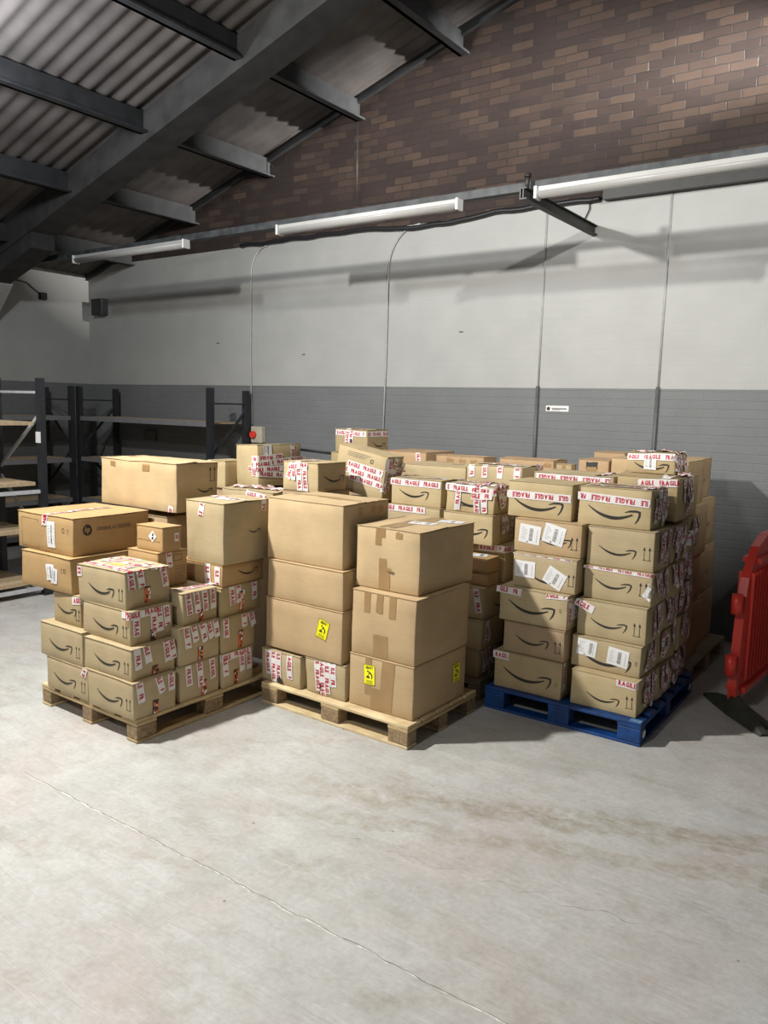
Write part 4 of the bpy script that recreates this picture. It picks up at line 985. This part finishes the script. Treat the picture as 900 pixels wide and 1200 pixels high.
carton('Zb', (-2.50, -2.22), (6.55, 6.85), (1.402, 1.665), 'brown box at the very back, peeping over the box with the hand hole', 'brown', GR, crumple=.2)
carton('K', (-4.885, -4.490), (6.0, 6.36), (1.552, 1.775), 'highest parcel at the back centre, fragile tape cross on front, smile on side', 'kraft3', GR, ink=(('smile', 'r', .55, .35, .22),), crumple=.4, lift=.008)
FT('K', 'f', .5, .83, .37, -1, .0); FT('K', 'f', .40, .52, .20, 90, rough=.003); FT('K', 'f', .52, .50, .20, 88, off=.004); FT('K', 'f', .62, .14, .14, -35, off=.005); FT('K', 'r', .5, .82, .34, 0); FT('K', 't', .42, .4, .3, 90, rough=.005); FT('K', 't', .5, .2, .3, 5, rough=.005)
patch(CARTONS['K'], CARTONS['K'].root, 'dark_smudge', 'f', .52, .52, .025, .035, M['ink'], 10, .006, ragged=.01)
carton('Kb', (-4.93, -4.49), (6.0, 6.40), (1.36, 1.55), 'pale box carrying the highest parcel at the back centre', 'kraft3', GR, crumple=.2)
for i, (xa, xb, ya, yb, z) in enumerate([(-4.93, -4.5, 6.0, 6.4, 1.358), (-4.46, -3.96, 6.22, 6.70, 1.40), (-3.86, -3.36, 6.2, 6.46, 1.40), (-3.21, -2.70, 6.2, 6.5, 1.40)]):
    carton('HZ%d' % i, (xa, xb), (ya, yb), (0.002, z), 'plain box buried inside the rear stacks', 'dull', GH)
carton('HZ5', (-2.60, -2.17), (6.05, 6.44), (.146, 1.398), 'plain box buried inside the rear stacks', 'dull', GH)
carton('HZ6', (-2.52, -2.19), (6.52, 6.9), (.146, 1.400), 'plain box buried inside the rear stacks', 'dull', GH)
# tall dark cartons on the grey pallet
lev = [(.146, .553, -1.545), (.555, .938, -1.560), (.940, 1.323, -1.580), (1.325, 1.645, -1.635)]
TL = ['bottom tall carton on the grey pallet beside the wall, plain shaded side',
      'second tall carton up on the grey pallet beside the wall, small smile in shadow',
      'third tall carton up on the grey pallet beside the wall, edge pushed right',
      'top tall carton on the grey pallet, its corner against the wall shadow']
TN = ['bottom carton of the front row on the grey pallet, hidden behind the blue pallet load',
      'second carton up in the front row on the grey pallet, deep in shade',
      'third carton up in the front row on the grey pallet, beside the ruffled tape',
      'top carton of the front row on the grey pallet, right of the small crowning box']
for i, (za, zb, x1) in enumerate(lev):
    carton('T%d' % i, (-2.14, x1), (6.50, 7.02), (za, zb), TL[i], 'plain', 'tall cartons on the grey pallet', .0, crumple=.35, ink=(('smile', 'r', .5, .45, .12),) if i else ())
    carton('Tn%d' % i, (-2.14, (-1.50, -1.53, -1.50, -1.555)[i]), (5.98, 6.46), (za, zb + .012*(i == 3)), TN[i], 'plain', 'tall cartons on the grey pallet', .0, crumple=.4)

# --- boxes on the rear stack behind the left pallet
carton('O', (-4.130, -3.775), (4.45, 4.80), (1.356, 1.572), 'box taped white in front with black smile on its side, behind left carton column', 'kraft2', GR, ink=(('smile', 'r', .54, .42, .26),), crumple=.5)
FT('O', 'f', .22, .68, .13, 70, off=.003); FT('O', 'f', .36, .66, .13, 80, off=.004, rough=.006); FT('O', 'f', .50, .5, .21, -88); FT('O', 'f', .66, .45, .19, -88, off=.004); FT('O', 'f', .45, .86, .2, 10, off=.006, rough=.004); FT('O', 't', .45, .3, .3, 85, rough=.005)
carton('N', (-4.03, -3.53), (4.92, 5.14), (1.315, 1.665), 'tilted box leaning behind the smile box, rows of fragile tape low on its face', 'kraft2', GR, 0, tilt=math.radians(10), ink=(('lines', 'f', .20, .90, .26, 3, .014), ('rect', 'f', .70, .80, .03, .03, .006)), crumple=.35)
for v, x in ((.62, .60), (.48, .58), (.34, .66)): FT('N', 'f', x, v, .36, -1, off=.002)
messy('N', 6, rough=.004)
carton('H', (-4.985, -4.66), (4.80, 5.28), (1.300, 1.650), 'leaning box heavily bandaged with rows of fragile tape, above the square carton', 'kraft2', GR, math.radians(-9), tilt=math.radians(-3), crumple=.5)
for v in (.68, .54, .40, .28): FT('H', 'r', .20, v, .34, (rq.random()-.5)*10 + 180*(v > .6), off=.002 + .001*v)
FT('H', 'f', .85, .42, .14, 0); FT('H', 'r', .70, .60, .40, 4, off=.004); FT('H', 'r', .80, .82, .17, 90); LB('H', 'r', .22, .82, .09, .14, 0, 31)
carton('I', (-5.24, -5.015), (4.70, 4.98), (1.270, 1.505), 'small box with an orange sticker tucked between the biggest carton and the bandaged box', 'kraft2', GR, .0, crumple=.2)
FT('I', 'f', .12, .62, .18, -86); patch(CARTONS['I'], CARTONS['I'].root, 'orange_sticker', 'f', .42, .70, .04, .035, M['firered'], 10)
carton('J', (-4.73, -4.16), (4.38, 4.70), (1.100, 1.325), 'crushed box top with ragged tape just over the square carton of the left pallet', 'kraft', GR, crumple=1.0, lift=.02)
FT('J', 'f', .70, .85, .2, -4, rough=.006, off=.004); FT('J', 't', .5, .3, .5, 3, rough=.02); FT('J', 't', .6, .6, .5, -8, rough=.02); messy('J', 3)
for i, (xa, xb, ya, yb, z) in enumerate([(-4.72, -4.17, 4.38, 4.69, 1.098), (-4.14, -3.74, 4.45, 4.80, 1.354), (-4.06, -3.56, 4.90, 5.18, 1.27), (-5.03, -4.62, 4.74, 5.30, 1.275), (-5.23, -5.06, 4.72, 5.0, 1.268)]):
    carton('HY%d' % i, (xa, xb), (ya, yb), (0.002, z), 'plain box buried inside the rear stacks', 'dull', GH)

# ------------------------------------------------------------------ red barrier
r = empty('plastic_barrier', (-1.06, 5.55, 0), math.radians(-4), 'red plastic safety barrier with black foot at the right edge by the wall', 'barrier')
out = [(0.03, .10), (0.0, .20), (.02, .45), (.06, .80), (.10, .93), (.28, 1.12), (.50, 1.19), (1.20, 1.19), (1.32, 1.06), (1.36, .80), (1.38, .20), (1.34, .10)]
bm = bmesh.new(); T2 = .028
Fv = [bm.verts.new((T2, y, z)) for y, z in out]; Bv = [bm.verts.new((-T2, y, z)) for y, z in out]
bm.faces.new(Fv); bm.faces.new(Bv[::-1])
for i in range(len(out)): bm.faces.new((Fv[i], Fv[(i+1) % len(out)], Bv[(i+1) % len(out)], Bv[i]))
y = .15
while y < 1.25:      # vertical ribs on both faces
    for s in (-1, 1):
        bar(bm, (s*(T2+.008), y, .22), (s*(T2+.008), y, .96), .022, .03, up=(1, 0, 0))
    y += .075
for z in (.16, 1.03):
    for s in (-1, 1): bar(bm, (s*(T2+.01), .10 if z < 1 else .24, z), (s*(T2+.01), 1.28, z), .035, .05, up=(1, 0, 0))
bmesh.ops.bevel(bm, geom=[e for e in bm.edges if len(e.link_faces) == 2 and e.calc_face_angle(0) > 1.2], offset=.004, segments=1, affect='EDGES')
link('panel', bm, M['redplastic'], r)
for za, zb, yy in ((.29, .42, -.03), (.70, .83, .00)):
    bm = bmesh.new()
    segs = 14; ro, ri = .036, .025
    rings = [[bm.verts.new((rr*math.cos(2*PI*q/segs) - .01, yy + rr*math.sin(2*PI*q/segs), z)) for q in range(segs)] for rr, z in ((ro, za), (ro, zb), (ri, zb), (ri, za))]
    for a in range(4):
        A, B = rings[a], rings[(a+1) % 4]
        for q in range(segs):
            f = bm.faces.new((A[q], A[(q+1) % segs], B[(q+1) % segs], B[q])); f.smooth = True
    link('hinge_loop', bm, M['redplastic'], r)
# foot: rubber beam lying across the end, higher towards the middle
bm = bmesh.new(); a, b = Vector((-.24, .30, 0)), Vector((.28, -.22, 0)); d = (b-a).normalized(); s = Vector((-d.y, d.x, 0))
prof = [(0, .018, .035), (.12, .05, .045), (.36, .085, .055), (.50, .13, .06), (.64, .085, .055), (.88, .05, .045), (1, .018, .035)]; prev = None
for t, hz, hw in prof:
    p = a + (b-a)*t
    ring = [bm.verts.new(p + s*hw), bm.verts.new(p + s*hw*.55 + Vector((0, 0, hz))), bm.verts.new(p - s*hw*.55 + Vector((0, 0, hz))), bm.verts.new(p - s*hw)]
    if prev:
        for q in range(3): bm.faces.new((prev[q], prev[q+1], ring[q+1], ring[q]))
        bm.faces.new((prev[3], prev[0], ring[0], ring[3]))
    else: bm.faces.new(ring)
    prev = ring
bm.faces.new(prev[::-1]); link('foot', bm, M['rubber'], r)
bm = bmesh.new(); a2, b2 = Vector((.02, .06, .09)), Vector((.30, -.10, .015)); bar(bm, a2, b2, .05, .02); link('foot_strut', bm, M['rubber'], r)
bm = bmesh.new(); bar(bm, (-.24, 1.2, .03), (.26, 1.2, .03), .14, .06); link('foot', bm, M['rubber'], r)

# ------------------------------------------------------------------ light
def lamp(name, kind, loc, power, col=(1, 1, 1), size=.15, target=None, **kw):
    l = bpy.data.lights.new(name, kind); l.energy = power; l.color = col
    if kind == 'AREA': l.size = size
    else: l.shadow_soft_size = size
    for k_, v_ in kw.items(): setattr(l, k_, v_)
    o = bpy.data.objects.new(name, l); o.location = loc
    if target is not None: o.rotation_euler = (Vector(target)-Vector(loc)).to_track_quat('-Z', 'Y').to_euler()
    COL.objects.link(o); return o
lamp('bay_or_fill_light', 'AREA', (-4.9, 1.6, 4.45), 405, (1.0, .97, .92), .22, target=(-2.3, 4.2, 1.0), shape='DISK')
lamp('bay_or_fill_light', 'POINT', (-6.45, 3.05, 4.5), 210, (.92, .94, 1.0), .10)  # added spill light, makes the roof sheets glow at upper left
lamp('bay_or_fill_light', 'SPOT', (1.7, 1.0, 5.4), 1500, (1.0, .975, .93), .10, target=(-2.9, 7.4, 3.25), spot_size=math.radians(44), spot_blend=.5)
lamp('bay_or_fill_light', 'AREA', (-2.4, -2.2, 5.2), 150, (1.0, .985, .95), .6, target=(-1.6, 0.5, 0), shape='DISK')  # added fill behind the camera, lifts the foreground floor
lamp('brick_streak_fill', 'AREA', (0.9, 7.0, 4.9), 34, (1, .96, .92), .10, target=(-4.5, 7.5, 4.95), spread=math.radians(22))  # added grazing light for the bright streak on the gable brick, no fitting

w = bpy.data.worlds.new('hall'); scene.world = w; w.use_nodes = True
bg = w.node_tree.nodes['Background']; bg.inputs[0].default_value = (.80, .86, .95, 1); bg.inputs[1].default_value = 0.12

# ------------------------------------------------------------------ camera
pitch, roll, yw_ = .132, .026, -.619
cw, sw = math.cos(yw_), math.sin(yw_)
def R2(v): return Vector((cw*v[0] + sw*v[1], -sw*v[0] + cw*v[1], v[2]))
fw = R2((0, math.cos(pitch), -math.sin(pitch)))
up0 = Vector((0, math.sin(pitch), math.cos(pitch))); rt0 = Vector((1, 0, 0))
rt = R2(rt0*math.cos(roll) + up0*math.sin(roll)); up = R2(-rt0*math.sin(roll) + up0*math.cos(roll))
cam = bpy.data.cameras.new('camera'); cam.sensor_width = 36; cam.lens = 932.1/1200*36; cam.sensor_fit = 'AUTO'; cam.clip_end = 100
co = bpy.data.objects.new('camera', cam); COL.objects.link(co)
m4 = Matrix((rt, up, -fw)).transposed().to_4x4(); m4.translation = Vector((0, 0, 2.0)); co.matrix_world = m4
scene.camera = co
vs = scene.view_settings; vs.view_transform = 'Standard'; vs.look = 'None'; vs.gamma = 1; vs.use_curve_mapping = False; vs.exposure = 0.0
